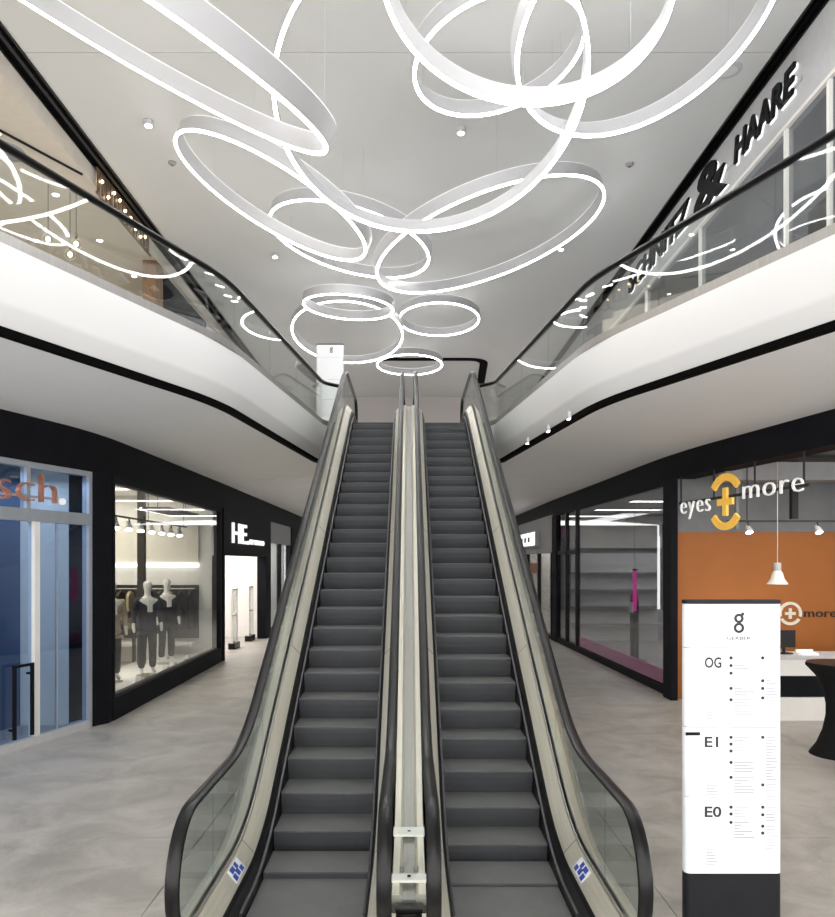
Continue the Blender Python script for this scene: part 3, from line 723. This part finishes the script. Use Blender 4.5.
def skin_mesh(name, verts, edges, m, parent, mtx=None):
    me = bpy.data.meshes.new(name); me.from_pydata([v[0] for v in verts], edges, [])
    o = bpy.data.objects.new(name, me); COL.objects.link(o)
    md = o.modifiers.new('s', 'SKIN'); sv = me.skin_vertices[0].data
    for i, v in enumerate(verts): sv[i].radius = v[1]
    sv[0].use_root = True
    o.modifiers.new('d', 'SUBSURF').levels = 2
    dg = bpy.context.evaluated_depsgraph_get(); m2 = bpy.data.meshes.new_from_object(o.evaluated_get(dg))
    bpy.data.objects.remove(o); m2.materials.clear(); m2.materials.append(M[m])
    for p in m2.polygons: p.use_smooth = True
    o = bpy.data.objects.new(name, m2); COL.objects.link(o); o.parent = parent
    return o
def mannequin(mtx, lab, jacket, trousers, arm=0.0):
    t = empty('mannequin', mtx=mtx); tag(t, lab, 'mannequin', 'shop window mannequins')
    MB().lathe([(.20, 0), (.20, .012), (.02, .02)], 20).build('base_plate', 'stainless_dark', t)
    B = [((0, 0, .93), (.15, .10)), ((0, 0, 1.15), (.135, .09)), ((0, 0, 1.36), (.17, .10)), ((0, 0, 1.50), (.06, .055)), ((0, -.01, 1.60), (.06, .065)), ((0, -.015, 1.69), (.092, .11)), ((0, -.005, 1.79), (.075, .09)),
         ((-.20, 0, 1.42), (.055, .055)), ((-.25, .02, 1.15), (.042, .042)), ((-.24 - arm, -.08, .93), (.033, .033)), ((-.235 - arm, -.12, .82), (.03, .022)),
         ((.20, 0, 1.42), (.055, .055)), ((.25, .02, 1.15), (.042, .042)), ((.24, -.06, .93), (.033, .033)), ((.235, -.10, .82), (.03, .022)),
         ((-.09, 0, .86), (.085, .09)), ((-.10, -.01, .50), (.058, .06)), ((-.11, .02, .10), (.038, .042)), ((-.12, -.09, .045), (.04, .03)),
         ((.09, 0, .86), (.085, .09)), ((.11, .03, .50), (.058, .06)), ((.12, .06, .10), (.038, .042)), ((.13, -.05, .045), (.04, .03))]
    Ed = [(0, 1), (1, 2), (2, 3), (3, 4), (4, 5), (5, 6), (2, 7), (7, 8), (8, 9), (9, 10), (2, 11), (11, 12), (12, 13), (13, 14), (0, 15), (15, 16), (16, 17), (17, 18), (0, 19), (19, 20), (20, 21), (21, 22)]
    skin_mesh('body', B, Ed, 'skin_white', t)
    up = lambda r, k: (r[0] * k, r[1] * k)
    J = [(B[i][0], up(B[i][1], k)) for i, k in ((0, 1.22), (1, 1.25), (2, 1.16), (7, 1.3), (8, 1.35), (11, 1.3), (12, 1.35))]
    J += [((-.24 - arm * .8, -.06, .96), (.05, .05)), ((.24, -.045, .96), (.05, .05)), ((0, 0, .84), (.185, .125)), ((0, .01, 1.455), (.085, .075))]
    skin_mesh('jacket', J, [(0, 1), (1, 2), (2, 3), (3, 4), (2, 5), (5, 6), (4, 7), (6, 8), (0, 9), (2, 10)], jacket, t)
    T_ = [((0, 0, .93), (.16, .11)), ((-.09, 0, .84), (.10, .10)), ((-.10, -.01, .50), (.075, .08)), ((-.11, .02, .12), (.062, .068)), ((.09, 0, .84), (.10, .10)), ((.11, .03, .50), (.075, .08)), ((.12, .06, .12), (.062, .068))]
    skin_mesh('trousers', T_, [(0, 1), (1, 2), (2, 3), (0, 4), (4, 5), (5, 6)], trousers, t)
    bx(t, 'shirt_front', 'warm_white', -.045, .045, -.150, -.12, 1.20, 1.44)
    return t
mw = lambda x, y, rz, z=.20: m @ Matrix.Translation((x, y, z)) @ Matrix.Rotation(rz, 4, 'Z')
mannequin(mw(3.15, .58, -.9), 'mannequin in a dark blue jacket and white shirt in the display window', 'suit_blue', 'suit_dark', .05)
mannequin(mw(4.75, .72, -.9), 'mannequin in a black jacket beside the blue-jacketed one', 'suit_dark', 'suit_dark')
mannequin(mw(2.35, .95, -.8), 'mannequin in a tan jacket behind the blue-jacketed one', 'cloth_tan', 'suit_dark')
for i, (x, y, mt_, lab) in enumerate(((2.2, .38, 'warm_white', 'white shoe nearest the dark counter on the display floor'), (2.6, .42, 'cloth_tan', 'tan shoe on the display floor before the mannequins'), (3.6, .35, 'warm_white', 'white shoe between the two dark-jacketed mannequins'), (4.1, .38, 'cream', 'cream shoe at the feet of the black-jacketed mannequin'), (5.3, .42, 'warm_white', 'white shoe in front of the white box plinth'))):
    t = empty('shoe_display', mtx=m @ Matrix.Translation((x, y, .201)))
    tag(t, lab, 'shoe', 'shoes in the display window')
    MB().prism([(0, .0155), (.27, .0155), (.275, .03), (.20, .06), (.12, .10), (.02, .11), (0, .05)], 'y', 0, .09).build('upper', mt_, t)
    MB().prism([(-.005, 0), (.28, 0), (.28, .015), (-.005, .015)], 'y', -.004, .094).build('sole', 'dark_brown', t)

# ---- shop 3: HE portal
m, L = frame((-4.40, 17.62), (-4.38, 23.5))
t = empty('door_2', mtx=m); struct(t, 'black shop portal with white interior under the HE lettering', 'door')
bx(t, 'sign_panel', 'dark_panel', 0, L, -.03, .22, 2.50, 3.62)
bx(t, 'jamb', 'dark_panel', 0, .10, -.03, .25, 0, 2.50); bx(t, 'jamb', 'dark_panel', L - .75, L, -.03, .25, 0, 2.50)
sg = empty('shop_sign', mtx=m); tag(sg, 'white letters HE. by mango on the black portal panel', 'sign')
text_part('lettering', 'HE.', 'letter_lit', sg, .75, 2.82, .72, -.05, .04, width=1.85, bold=.01)
text_part('lettering', 'BY', 'letter_lit', sg, 2.75, 2.82, .20, -.05, .04, width=.45)
text_part('lettering', 'MANGO', 'letter_lit', sg, 3.35, 2.82, .20, -.05, .04, width=1.3)
bx(sg, 'letter_back', 'dark_panel', .7, 4.7, -.032, -.0305, 2.84, 2.88)
sh = empty('wall_shop_portal', mtx=m); struct(sh, 'white interior walls behind the black HE portal', 'wall')
bx(sh, 'back_wall', 'warm_white', .1, L, 3.6, 3.7, 0, 3.6); bx(sh, 'side_wall', 'warm_white', L - .2, L - .1, .26, 3.6, 0, 3.6); bx(sh, 'partition', 'cream', 1.2, 3.4, 2.6, 2.7, 0, 3.6)
bx(sh, 'shop_ceiling', 'warm_white', .1, L, .25, 3.6, 3.45, 3.5)
area('shop_portal_light', (0, 0, 0), 4.5, 2.5, 140, (1, .95, .9)).matrix_world = m @ Matrix.Translation((2.8, 1.6, 3.4))
for k, (x, lab) in enumerate(((.35, 'white security gate standing next to the clothes window'), (2.3, 'white security gate in the middle of the HE portal'), (4.3, 'white security gate at the far jamb of the HE portal'))):
    t = empty('security_gate', mtx=m @ Matrix.Translation((x, .35, 0))); tag(t, lab, 'gate', 'shop security gates')
    bx(t, 'base', 'black_metal', 0, .62, -.09, .09, 0, .16)
    for px in (.02, .56): bx(t, 'post', 'warm_white', px, px + .045, -.03, .03, .16, 1.62)
    bx(t, 'top_bar', 'warm_white', .065, .56, -.03, .03, 1.57, 1.62); bx(t, 'mid_bar', 'warm_white', .065, .56, -.02, .02, .88, .92); bx(t, 'panel', 'shop_glass', .065, .56, -.006, .006, .17, 1.57)
# ---- far left shops
m, L = frame((-4.38, 23.52), (-4.38, 27.6))
t = empty('window_2', mtx=m); struct(t, 'tall narrow shop window beyond the HE portal', 'window')
bx(t, 'plinth', 'dark_panel', 0, L, 0, .2, 0, .2); bx(t, 'bulkhead', 'mid_grey', .0, L, .0, .2, 2.95, 3.62)
for x0 in (0, L / 2 - .04, L - .08): bx(t, 'mullion', 'dark_panel', x0, x0 + .08, 0, .15, .2, 2.95)
for x0, x1 in ((.08, L / 2 - .04), (L / 2 + .04, L - .08)): bx(t, 'pane', 'shop_glass', x0, x1, .06, .07, .2, 2.95)
sh = empty('wall_shop_narrow', mtx=m); struct(sh, 'grey interior behind the tall narrow shop window', 'wall')
bx(sh, 'back_wall', 'light_grey', 0, L, 2.5, 2.6, 0, 3.6); bx(sh, 'side_wall', 'mid_grey', L - .1, L, .22, 2.5, 0, 3.6); bx(sh, 'shop_ceiling', 'warm_white', 0, L, .22, 2.5, 3.3, 3.36)
bx(sh, 'banner', 'suit_blue', 1.0, 1.5, 2.3, 2.33, .4, 2.4); bx(sh, 'banner', 'warm_white', 2.2, 3.0, 2.3, 2.33, .6, 2.6)
area('shop_narrow_light', (0, 0, 0), 3, 1.2, 130).matrix_world = m @ Matrix.Translation((2, 1.2, 3.25))
m, L = frame((-4.38, 27.62), (-4.38, 36.5))
t = empty('door_3', mtx=m); struct(t, 'far black shop portal with white letters behind the escalator', 'door')
bx(t, 'sign_panel', 'dark_panel', 0, L, -.03, .2, 2.5, 3.62); bx(t, 'jamb', 'dark_panel', 0, .3, -.03, .2, 0, 2.5); bx(t, 'jamb', 'dark_panel', L - .3, L, -.03, .2, 0, 2.5); bx(t, 'pane', 'dark_glass', .3, L - .3, .05, .06, 0, 2.5)
bx(t, 'inner_wall', 'mid_grey', 0, L, 2, 2.1, 0, 3.6)
sg = empty('shop_sign', mtx=m); tag(sg, 'white letters on the far black portal behind the escalator', 'sign'); text_part('lettering', 'H&N', 'letter_lit', sg, 1.0, 2.75, .6, -.05, .04, width=2.4)

# ------------------------------------------------------------------ right side ground floor
# ---- orange optician shop
struct(MB().box(4.42, 4.54, 12.60, 12.98, 0, 3.76).build('wall_pier_right', 'dark_panel'), 'black pier between the orange shop and the magenta shop window', 'wall')
sh = empty('wall_shop_orange', (4.545, 12.75, 0)); struct(sh, 'orange painted shop wall with grey upper part', 'wall')
bx(sh, 'orange_wall', 'orange', 0, 7, 0, .1, 0, 2.85); bx(sh, 'upper_wall', 'grey_wall', 0, 7, .03, .12, 2.85, 4.1)
MB().prism([(.35, 0), (.95, -3.6), (1.75, -8), (7, -8), (7, 0)], 'z', 4.02, 4.08).build('shop_ceiling', 'grey_wall', sh)
bx(sh, 'back_wall', 'warm_white', 6.9, 7, -8, 0, 0, 4.0)
for x, y, wd in ((.95, -.22, .05), (1.75, -.5, .10), (2.7, -.4, .06)): bx(sh, 'service_pipe', 'slot_grey' if wd > .055 else 'mid_grey', x, x + wd, y, y + wd, 2.9 if wd < .09 else 3.05, 4.0)
bx(sh, 'ceiling_duct', 'mid_grey', .4, 6.8, -1.1, -.7, 3.62, 3.9)
lg = empty('wall_logo', (6.49, 12.749, 1.46)); tag(lg, 'pale circle plus emblem with the word more on the orange wall', 'sign')
def arc_part(par, name, cx, cz, r, th, a0, a1, mt_, y0, y1, n=20):
    mb = MB(); mb.loft([[(cx + rr * math.cos(a), yy, cz + rr * math.sin(a)) for rr, yy in ((r - th, y0), (r + th, y0), (r + th, y1), (r - th, y1))] for a in [a0 + (a1 - a0) * k / n for k in range(n + 1)]])
    return mb.build(name, mt_, par)
arc_part(lg, 'emblem_arc', .02, 0, .175, .025, -.3, PI + .3, 'cream', -.02, 0)
arc_part(lg, 'emblem_arc', .02, 0, .175, .025, PI + .55, 2 * PI - .55, 'cream', -.02, 0)
MB().box(-.07, .11, -.02, 0, -.025, .025).box(-.005, .045, -.0199, 0, -.09, -.0251).box(-.005, .045, -.0199, 0, .0251, .09).build('emblem_plus', 'cream', lg)
text_part('lettering', 'more', 'dark_brown', lg, .26, -.06, .21, -.01, .02, width=.55)
# sign in the shop opening
A_, B_ = Vector((4.52, 12.5)), Vector((5.13, 9.02))
m, L = frame(A_, B_)
sg = empty('shop_sign', mtx=m); tag(sg, 'white eyes more lettering with a yellow plus emblem over the orange shop', 'sign')
bx(sg, 'letter_rail', 'slot_grey', .0, 3.1, .0, .02, 3.30, 3.34)
for px in (.05, 1.0, 2.0, 3.0): bx(sg, 'rail_hanger', 'slot_grey', px, px + .02, .0, .02, 3.34, 3.76)
text_part('lettering', 'eyes', 'letter_white', sg, .12, 3.13, .44, -.03, .03, width=.85, bold=-.018, space=1.15)
text_part('lettering', 'more', 'letter_white', sg, 1.80, 3.24, .42, -.03, .03, width=1.25, bold=-.018, space=1.08)
CX, CZ = 1.37, 3.24
arc_part(sg, 'emblem_arc', CX, CZ, .37, .055, .62, PI - .62, 'logo_yellow', -.05, -.01)
arc_part(sg, 'emblem_arc', CX, CZ, .37, .055, PI + .62, 2 * PI - .62, 'logo_yellow', -.05, -.01)
MB().box(CX - .19, CX + .19, -.05, -.01, CZ - .05, CZ + .05).box(CX - .05, CX + .05, -.0499, -.01, CZ - .21, CZ - .0501).box(CX - .05, CX + .05, -.0499, -.01, CZ + .0501, CZ + .21).build('emblem_plus', 'logo_yellow', sg)
# counter, monitor, pendant, track spots, table
t = empty('sales_counter', (5.35, 11.0, 0)); tag(t, 'white sales counter with a dark band in front of the orange wall', 'counter')
bx(t, 'plinth', 'warm_white', 0, 3.6, 0, .6, 0, .34); bx(t, 'dark_band', 'dark_panel', .0, 3.6, .05, .6, .34, .66); bx(t, 'upper_body', 'warm_white', 0, 3.6, .0, .6, .66, .90); bx(t, 'worktop', 'light_grey', -.03, 3.63, -.03, .63, .90, .95)
t = empty('till_monitor', (5.68, 11.3, .95)); tag(t, 'small black till monitor standing on the white counter', 'monitor')
bx(t, 'foot', 'black_metal', -.1, .1, -.08, .08, 0, .02); bx(t, 'stem', 'black_metal', -.02, .02, -.01, .02, .02, .14); bx(t, 'screen', 'black_metal', -.16, .16, -.03, .0, .10, .36)
t = empty('card_tray', (5.98, 11.2, .95)); tag(t, 'low white tray beside the till monitor', 'tray')
bx(t, 'tray_base', 'letter_white', -.13, .13, -.08, .08, 0, .03); bx(t, 'tray_rim', 'warm_white', -.13, .13, .08, .10, 0, .07)
t = empty('pendant_lamp', (5.68, 11.5, 2.0)); tag(t, 'bell-shaped glass pendant lamp hanging before the orange wall', 'lamp')
MB().tube([(0, 0, .33), (0, 0, 2.02)], .006, 6).build('cord', 'light_grey', t)
MB().lathe([(.05, .33), (.055, .30), (.055, .22), (.045, .21)], 16).build('socket', 'light_grey', t, True)
MB().lathe([(.05, .21), (.075, .17), (.10, .08), (.155, .0), (.15, -.004), (.095, .075), (.07, .165), (.045, .205)], 24).build('shade', 'warm_white', t, True)
MB().lathe([(.01, .15), (.045, .11), (.05, .06), (.02, .02)], 14).build('bulb', 'lamp_white', t, True)
tr = empty('track_light', (4.95, 11.6, 2.86)); tag(tr, 'thin ceiling track with white spots over the orange shop counter', 'lamp')
bx(tr, 'rail', 'slot_grey', 0, 4.5, -.02, .02, .10, .13)
for px in (.3, 2.2, 4.2): bx(tr, 'hanger', 'slot_grey', px, px + .012, -.006, .006, .13, 1.16)
for px in (.32, 1.40, 2.5):
    MB().tube([(px, 0, .10), (px, -.02, .04)], .012, 6).build('spot_arm', 'slot_grey', tr)
    MB().tube([(px, .03, .04), (px, -.03, -.02), (px, -.05, -.06)], [.03, .05, .062], 12).build('spot_head', 'ring_white', tr, True)
    MB().tube([(px, -.051, -.0605), (px, -.053, -.064)], .05, 12).build('spot_lens', 'lamp_white', tr)
area('shop_orange_light', (6.6, 10.6, 3.55), 3.0, 1.2, 30, (1, .93, .84))
sp = bpy.data.lights.new('pendant_glow', 'POINT'); sp.energy = 7; sp.color = (1, .85, .65); sp.shadow_soft_size = .05
so = bpy.data.objects.new('pendant_glow', sp); COL.objects.link(so); so.location = (5.68, 11.5, 1.95)
t = empty('bar_table', (5.24, 9.05, 0)); tag(t, 'tall bar table under a tight black stretch cover', 'table')
MB().lathe([(.38, 1.11), (.385, 1.10), (.385, 1.075), (.36, 1.05), (.27, .95), (.20, .80), (.165, .62), (.165, .48), (.20, .30), (.27, .12), (.34, .02), (.35, 0)], 28).build('stretch_cover', 'suit_dark', t, True)
MB().lathe([(.378, 1.111), (.378, 1.118), (.1, 1.12)], 28).build('table_top', 'black_metal', t, True)

# ---- magenta shop window
m, L = frame((4.30, 22.35), (4.51, 12.98))
t = empty('window_3', mtx=m); struct(t, 'long dark display window with a magenta plinth strip', 'window')
bx(t, 'plinth', 'dark_panel', 0, L, 0, .2, 0, .14); bx(t, 'head', 'dark_panel', 0, L, 0, .2, 3.70, 3.76)
bx(t, 'corner_post', 'dark_panel', 0, .55, -.02, .2, .0, 3.70)
for x0 in (1.6, 2.75): bx(t, 'mullion', 'black_metal', x0, x0 + .09, 0, .12, .14, 3.70)
for x0, x1 in ((.55, 1.6), (1.69, 2.75), (2.84, L)): bx(t, 'pane', 'dark_glass', x0, x1, .05, .062, .14, 3.70)
bx(t, 'door_head', 'black_metal', .55, 2.75, .02, .1, 2.55, 2.65)
MB().box(2.84, L - .02, .075, .12, .15, .40).build('magenta_strip', 'magenta', t)
sg = empty('shop_sign', mtx=m); tag(sg, 'small magenta sign with dark marks above the door of the magenta shop', 'sign')
bx(sg, 'sign_board', 'dark_panel', .6, 1.5, .13, .16, 2.95, 3.4)
for k in range(4): bx(sg, 'sign_mark', 'magenta', .68 + k * .2, .80 + k * .2, .115, .129, 3.05, 3.30)
sh = empty('wall_shop_magenta', mtx=m); struct(sh, 'grey interior of the magenta shop', 'wall')
bx(sh, 'back_wall', 'light_grey', 0, L, 4.5, 4.6, 0, 4.0); bx(sh, 'side_wall', 'mid_grey', .0, .1, .3, 4.5, 0, 4.0); bx(sh, 'side_wall', 'mid_grey', L - .1, L, .3, 4.5, 0, 4.0); bx(sh, 'shop_ceiling', 'mid_grey', 0, L, .3, 4.5, 3.76, 3.8)
bx(sh, 'bulkhead', 'cream', .1, .3, .35, 3.2, 2.75, 3.7)
area('shop_magenta_light', (0, 0, 0), 6.5, 1.2, 160, (1, .97, .93)).matrix_world = m @ Matrix.Translation((5, 2.8, 3.7))
t = empty('ceiling_light', mtx=m @ Matrix.Translation((2.6, 1.0, 3.50))); tag(t, 'long warm ceiling light panel inside the magenta shop', 'lamp')
bx(t, 'frame', 'light_grey', -2.0, 2.0, -.36, .36, .0, .05); bx(t, 'diffuser', 'light_panel', -1.95, 1.95, -.31, .31, -.012, -.001)
for k, (x, y, hh, lab) in enumerate(((4.8, .9, 1.45, 'dark phone stand with a white screen in the magenta shop window'), (6.3, 1.4, 1.3, 'second dark display stand deeper in the magenta shop'), (7.6, .9, 1.2, 'display stand near the orange end of the magenta shop'))):
    t = empty('display_stand', mtx=m @ Matrix.Translation((x, y, 0))); tag(t, lab, 'display stand')
    bx(t, 'foot', 'black_metal', -.25, .25, -.2, .2, 0, .05); bx(t, 'column', 'dark_panel', -.13, .13, -.06, .06, .05, hh); bx(t, 'tablet', 'letter_white', -.12, .12, -.09, -.06, hh - .3, hh - .05); bx(t, 'header', 'magenta', -.2, .2, -.03, .03, hh, hh + .12)
t = empty('magenta_banner', mtx=m @ Matrix.Translation((5.75, .6, .9))); tag(t, 'narrow glowing magenta banner hanging in the shop window', 'banner')
bx(t, 'banner_sheet', 'magenta_glow', -.10, .10, -.01, .01, .35, 1.25); bx(t, 'banner_bar', 'black_metal', -.14, .14, -.015, .015, 1.25, 1.29); MB().tube([(0, 0, 1.29), (0, 0, 2.85)], .005, 6).build('banner_wire', 'black_metal', t)
t = empty('product_wall', mtx=m @ Matrix.Translation((.12, .5, 0)) @ Matrix.Rotation(PI / 2, 4, 'Z') @ Matrix.Translation((0, -.52, 0))); tag(t, 'product shelves with pale strips at the end wall of the magenta shop', 'shelf')
bx(t, 'panel', 'warm_white', 0, 2.6, .4, .5, 0, 2.6)
for k in range(4):
    bx(t, 'shelf_board', 'mid_grey', 0, 2.6, .05, .4, .5 + k * .5, .54 + k * .5)
    bx(t, 'shelf_pale_strip', 'cream', .1, 2.5, .38, .398, .7 + k * .5, .78 + k * .5)  # plain cream strip stands in for shelf lighting, gives no light
# ---- far right shop with white light box
m, L = frame((4.25, 34), (4.29, 22.37))
t = empty('window_4', mtx=m); struct(t, 'far shop window bay under a white light box', 'window')
bx(t, 'bulkhead', 'mid_grey', 0, L, 0, .2, 2.62, 3.76); bx(t, 'plinth', 'dark_panel', 0, L, 0, .2, 0, .1)
for k in range(6): bx(t, 'mullion', 'black_metal', .1 + k * 2.25, .2 + k * 2.25, 0, .12, .1, 2.62)
for k in range(5): bx(t, 'pane', 'dark_glass', .2 + k * 2.25, 2.35 + k * 2.25, .05, .06, .1, 2.62)
t = empty('light_box_sign', mtx=m @ Matrix.Translation((5.2, -.16, 2.86))); tag(t, 'white light box sign over the far shop window beyond the magenta shop', 'sign')
bx(t, 'housing', 'light_grey', 0, 4.4, 0, .15, 0, .5); bx(t, 'light_face', 'light_sign', .05, 4.35, -.012, -.001, .04, .46)
for k in range(4): bx(t, 'sign_mark', 'print_pale', .7 + k * .75, 1.2 + k * .75, -.016, -.0125, .15, .33)
sh = empty('wall_shop_far', mtx=m); struct(sh, 'bright interior of the far shop beyond the magenta shop', 'wall')
bx(sh, 'back_wall', 'cream', 0, L, 3, 3.1, 0, 3.7); bx(sh, 'end_wall', 'cream', 4.0, 4.1, .2, 3, 0, 3.0); bx(sh, 'shop_ceiling', 'warm_white', 0, L, .2, 3, 3.0, 3.05); bx(sh, 'counter', 'brown_wood', 5, 9, 1.6, 2.2, 0, 1.0); bx(sh, 'red_panel', 'orange', 4.1, 4.15, .5, 1.0, 1.9, 2.3)
area('shop_far_light', (0, 0, 0), 9, 1.5, 200).matrix_world = m @ Matrix.Translation((6, 1.4, 2.95))
struct(MB().box(4.24, 4.5, 34.01, 36.7, 0, 3.76).build('wall_right', 'dark_panel'), 'dark wall at the far end of the passage beside the light box shop', 'wall')

# ------------------------------------------------------------------ upper level shops
# left: open shop with beige ceiling, pendants, brown column
sh = empty('wall_upper_left', (-5.47, 0, FU)); struct(sh, 'beige open shop on the upper level behind the bronze sign', 'wall')
bx(sh, 'shop_ceiling', 'beige', -6, -.02, -6, 31, 3.80, 3.86); bx(sh, 'bulkhead', 'beige', -.02, 0, -6, 31, 3.80, 4.08)
bx(sh, 'back_wall', 'beige', -6.1, -6, -6, 31, 0, 3.8)
bx(sh, 'shop_side', 'cream', -6, -.3, 18.4, 18.5, 0, 3.8)
bx(sh, 'column', 'brown_wood', -.32, -.02, 16.2, 16.65, 0, 3.8)
bx(sh, 'dark_glazing', 'dark_panel', -.20, -.10, 16.65, 20.5, 0, 3.8)
bx(sh, 'shop_front', 'light_grey', -.20, -.10, 20.5, 31, 2.9, 3.8)
for k in range(4):  # glowing panes in shop-window shape, added to light the landing
    bx(sh, 'fill_pane', 'landing_fill', -.18, -.12, 20.6 + k * 2.6, 23.1 + k * 2.6, .1, 2.9); bx(sh, 'front_post', 'light_grey', -.2, -.1, 20.5 + k * 2.6, 20.6 + k * 2.6, 0, 2.9)
bx(sh, 'dark_unit', 'dark_brown', -4.6, -2.9, 9.0, 15.0, 0, 2.3)
bx(sh, 'low_partition', 'cream', -2.0, -1.8, 13.5, 18.4, 0, 2.1)
area('upper_left_light', (-8.2, 12.5, FU + 3.7), 4, 10, 150, (1, .90, .76))
mb = MB().tube([(-6.9, 10.0, 8.885), (-5.52, 12.6, 8.885)], .022, 6)
o = mb.build('ceiling_track', 'black_metal'); tag(o, 'thin black track line across the beige upper shop ceiling', 'track')
for k, (x, y, z) in enumerate(((-6.24, 12.9, 7.92), (-6.02, 13.25, 7.80), (-5.80, 13.0, 7.88))):
    t = empty('pendant_lamp', (x, y, z)); tag(t, 'clear glass globe pendant hanging in the beige upper shop', 'lamp', 'globe pendants in the upper shop')
    MB().lathe([(.02, .10), (.07, .07), (.10, 0), (.07, -.07), (.01, -.10)], 16).build('globe', 'lamp_glass', t, True)
    MB().lathe([(.005, .05), (.035, .02), (.035, -.02), (.005, -.045)], 12).build('bulb', 'lamp_warm', t, True)
    MB().lathe([(.025, .16), (.025, .10), (.01, .095)], 10).build('socket', 'bronze', t); MB().tube([(0, 0, .16), (0, 0, 8.90 - z)], .005, 6).build('cord', 'black_metal', t)
for k in range(10):
    x, y = -6.3 - (k % 2) * 1.3, 9.5 + (k // 2) * 1.9
    t = empty('downlight', (x, y, 8.90)); tag(t, 'small round downlight in the beige upper shop ceiling', 'lamp', 'downlights of the upper shop')
    MB().lathe([(.08, 0), (.08, -.01), (.06, -.014)], 16).build('trim_ring', 'ring_white', t); MB().lathe([(.056, -.0141), (.05, -.018), (.01, -.02)], 14).build('lens', 'lamp_white', t)
t = empty('ceiling_diffuser', (-6.45, 11.9, 8.90)); tag(t, 'round grey slotted air diffuser in the beige upper shop ceiling', 'vent')
for r in (.28, .20, .12): MB().torus(r, [(-.025, 0), (.025, 0), (.015, -.03), (-.015, -.03)], 28).build('diffuser_ring', 'mid_grey', t)
# bronze sign on the slot edge
m, L = frame((-5.44, 12.9), (-5.44, 15.6), 8.72)
t = empty('shop_sign', mtx=m); tag(t, 'bronze openwork sign under the ceiling slot of the beige upper shop', 'sign')
bx(t, 'frame_bar', 'bronze', 0, L, -.05, -.02, .42, .46); bx(t, 'frame_bar', 'bronze', 0, L, -.05, -.02, 0, .04)
rr = random.Random(11)
for k in range(14): 
    x = .05 + k * (L - .1) / 14; w = .05 + rr.random() * .08
    bx(t, 'sign_bar', 'bronze', x, x + w, -.05, -.02, .04, .42)
for k in range(9):
    x = .15 + k * (L - .3) / 9
    MB().lathe([(.006, .028), (.026, 0), (.006, -.028)], 10, (x, -.075, .12 + .22 * rr.random())).build('bulb', 'lamp_warm', t)
# right: hairdresser front
m, L = frame((5.12, 31), (5.12, -4), FU)
sh = empty('wall_upper_right', mtx=m); struct(sh, 'grey sign band and glazed front of the hairdresser on the upper level', 'wall')
Y = lambda y: 31 - y
bx(sh, 'sign_band', 'light_grey', 0, L, 0, .12, 3.18, 4.10); bx(sh, 'band_lip', 'warm_white', 0, L, -.012, .13, 3.13, 3.18)
for y in (9.15, 10.2, 13.2, 16.2, 19.5, 23, 5.5): bx(sh, 'post', 'warm_white', Y(y), Y(y) + .07, 0, .10, 0, 3.13)
pts = sorted(Y(y) for y in (9.15, 10.2, 13.2, 16.2, 19.5, 23, 5.5)); pts = pts + [L]
for a, b in zip(pts, pts[1:]): bx(sh, 'pane', 'dark_glass', a + .07, b, .04, .052, 0, 3.13)
bx(sh, 'solid_front', 'light_grey', 0, pts[0], .02, .10, 2.6, 3.13); bx(sh, 'fill_pane', 'landing_fill', .1, pts[0] - .1, .03, .09, .1, 2.6)  # the glowing pane here is also added to light the landing
bx(sh, 'back_wall', 'mid_grey', 0, L, 4.5, 4.6, 0, 4.0); bx(sh, 'shop_ceiling', 'mid_grey', 0, L, .14, 4.5, 3.5, 3.56); bx(sh, 'cross_wall', 'light_grey', Y(18), Y(18) + .1, .14, 4.5, 0, 3.5)
area('upper_right_light', (7.4, 12, FU + 3.4), 3, 8, 200, (1, .95, .9))
t = empty('cabinet', mtx=m @ Matrix.Translation((Y(10.1), .25, 0))); tag(t, 'brown cabinet with rounded top behind the hairdresser glass', 'cabinet')
MB().bbox(0, 1.3, 0, .5, .08, 2.0, .06).build('body', 'dark_brown', t, True); bx(t, 'plinth', 'black_metal', .04, 1.26, .04, .46, 0, .08); bx(t, 'door_line', 'black_metal', .64, .66, -.004, .0, .15, 1.92)
sg = empty('shop_sign', mtx=m); tag(sg, 'black hand-drawn lettering with HAARE on the grey upper sign band', 'sign')
text_part('lettering', 'HAARE', 'letter_black', sg, Y(11.62), 3.44, .54, -.05, .04, width=1.82, bold=.02, shear=.15)
text_part('lettering', '&', 'letter_black', sg, Y(13.25), 3.30, .98, -.05, .04, width=1.35, bold=.03)
text_part('lettering', 'SCHNITZ', 'letter_black', sg, Y(17.2), 3.42, .60, -.05, .04, width=3.7, bold=.02, shear=.15)
for tx, x, z, sz, w, sh_ in (('HAARE', Y(11.62), 3.44, .54, 1.82, .15), ('&', Y(13.25), 3.30, .98, 1.35, 0), ('SCHNITZ', Y(17.2), 3.42, .60, 3.7, .15)):
    text_part('letter_edge_glow', tx, 'letter_lit', sg, x + .02, z - .03, sz, -.022, .012, width=w, bold=.02, shear=sh_)  # glowing offset copies imitate light caught on the letter edges
bx(sg, 'letter_rail', 'light_grey', Y(17.6), Y(9.7), -.014, -.001, 3.52, 3.56)
for k in range(3):
    t = empty('slot_spot', (0, 0, 0)); yy = (10.6, 11.6, 12.8)[k]
    p = [q for q in EDGE if q.y > 9][0]
    x = 2.27 - (yy - 9.9) * .108
    t.location = (x + .10, yy, 4.37); tag(t, 'tiny white spot set in the black gap under the hairdresser gallery', 'lamp', 'spots in the gallery gap')
    MB().box(-.045, -.0, -.05, .05, .0, .10).build('housing', 'ring_white', t); MB().box(-.04, -.008, -.04, .04, -.006, -.001).build('lens', 'lamp_white', t)
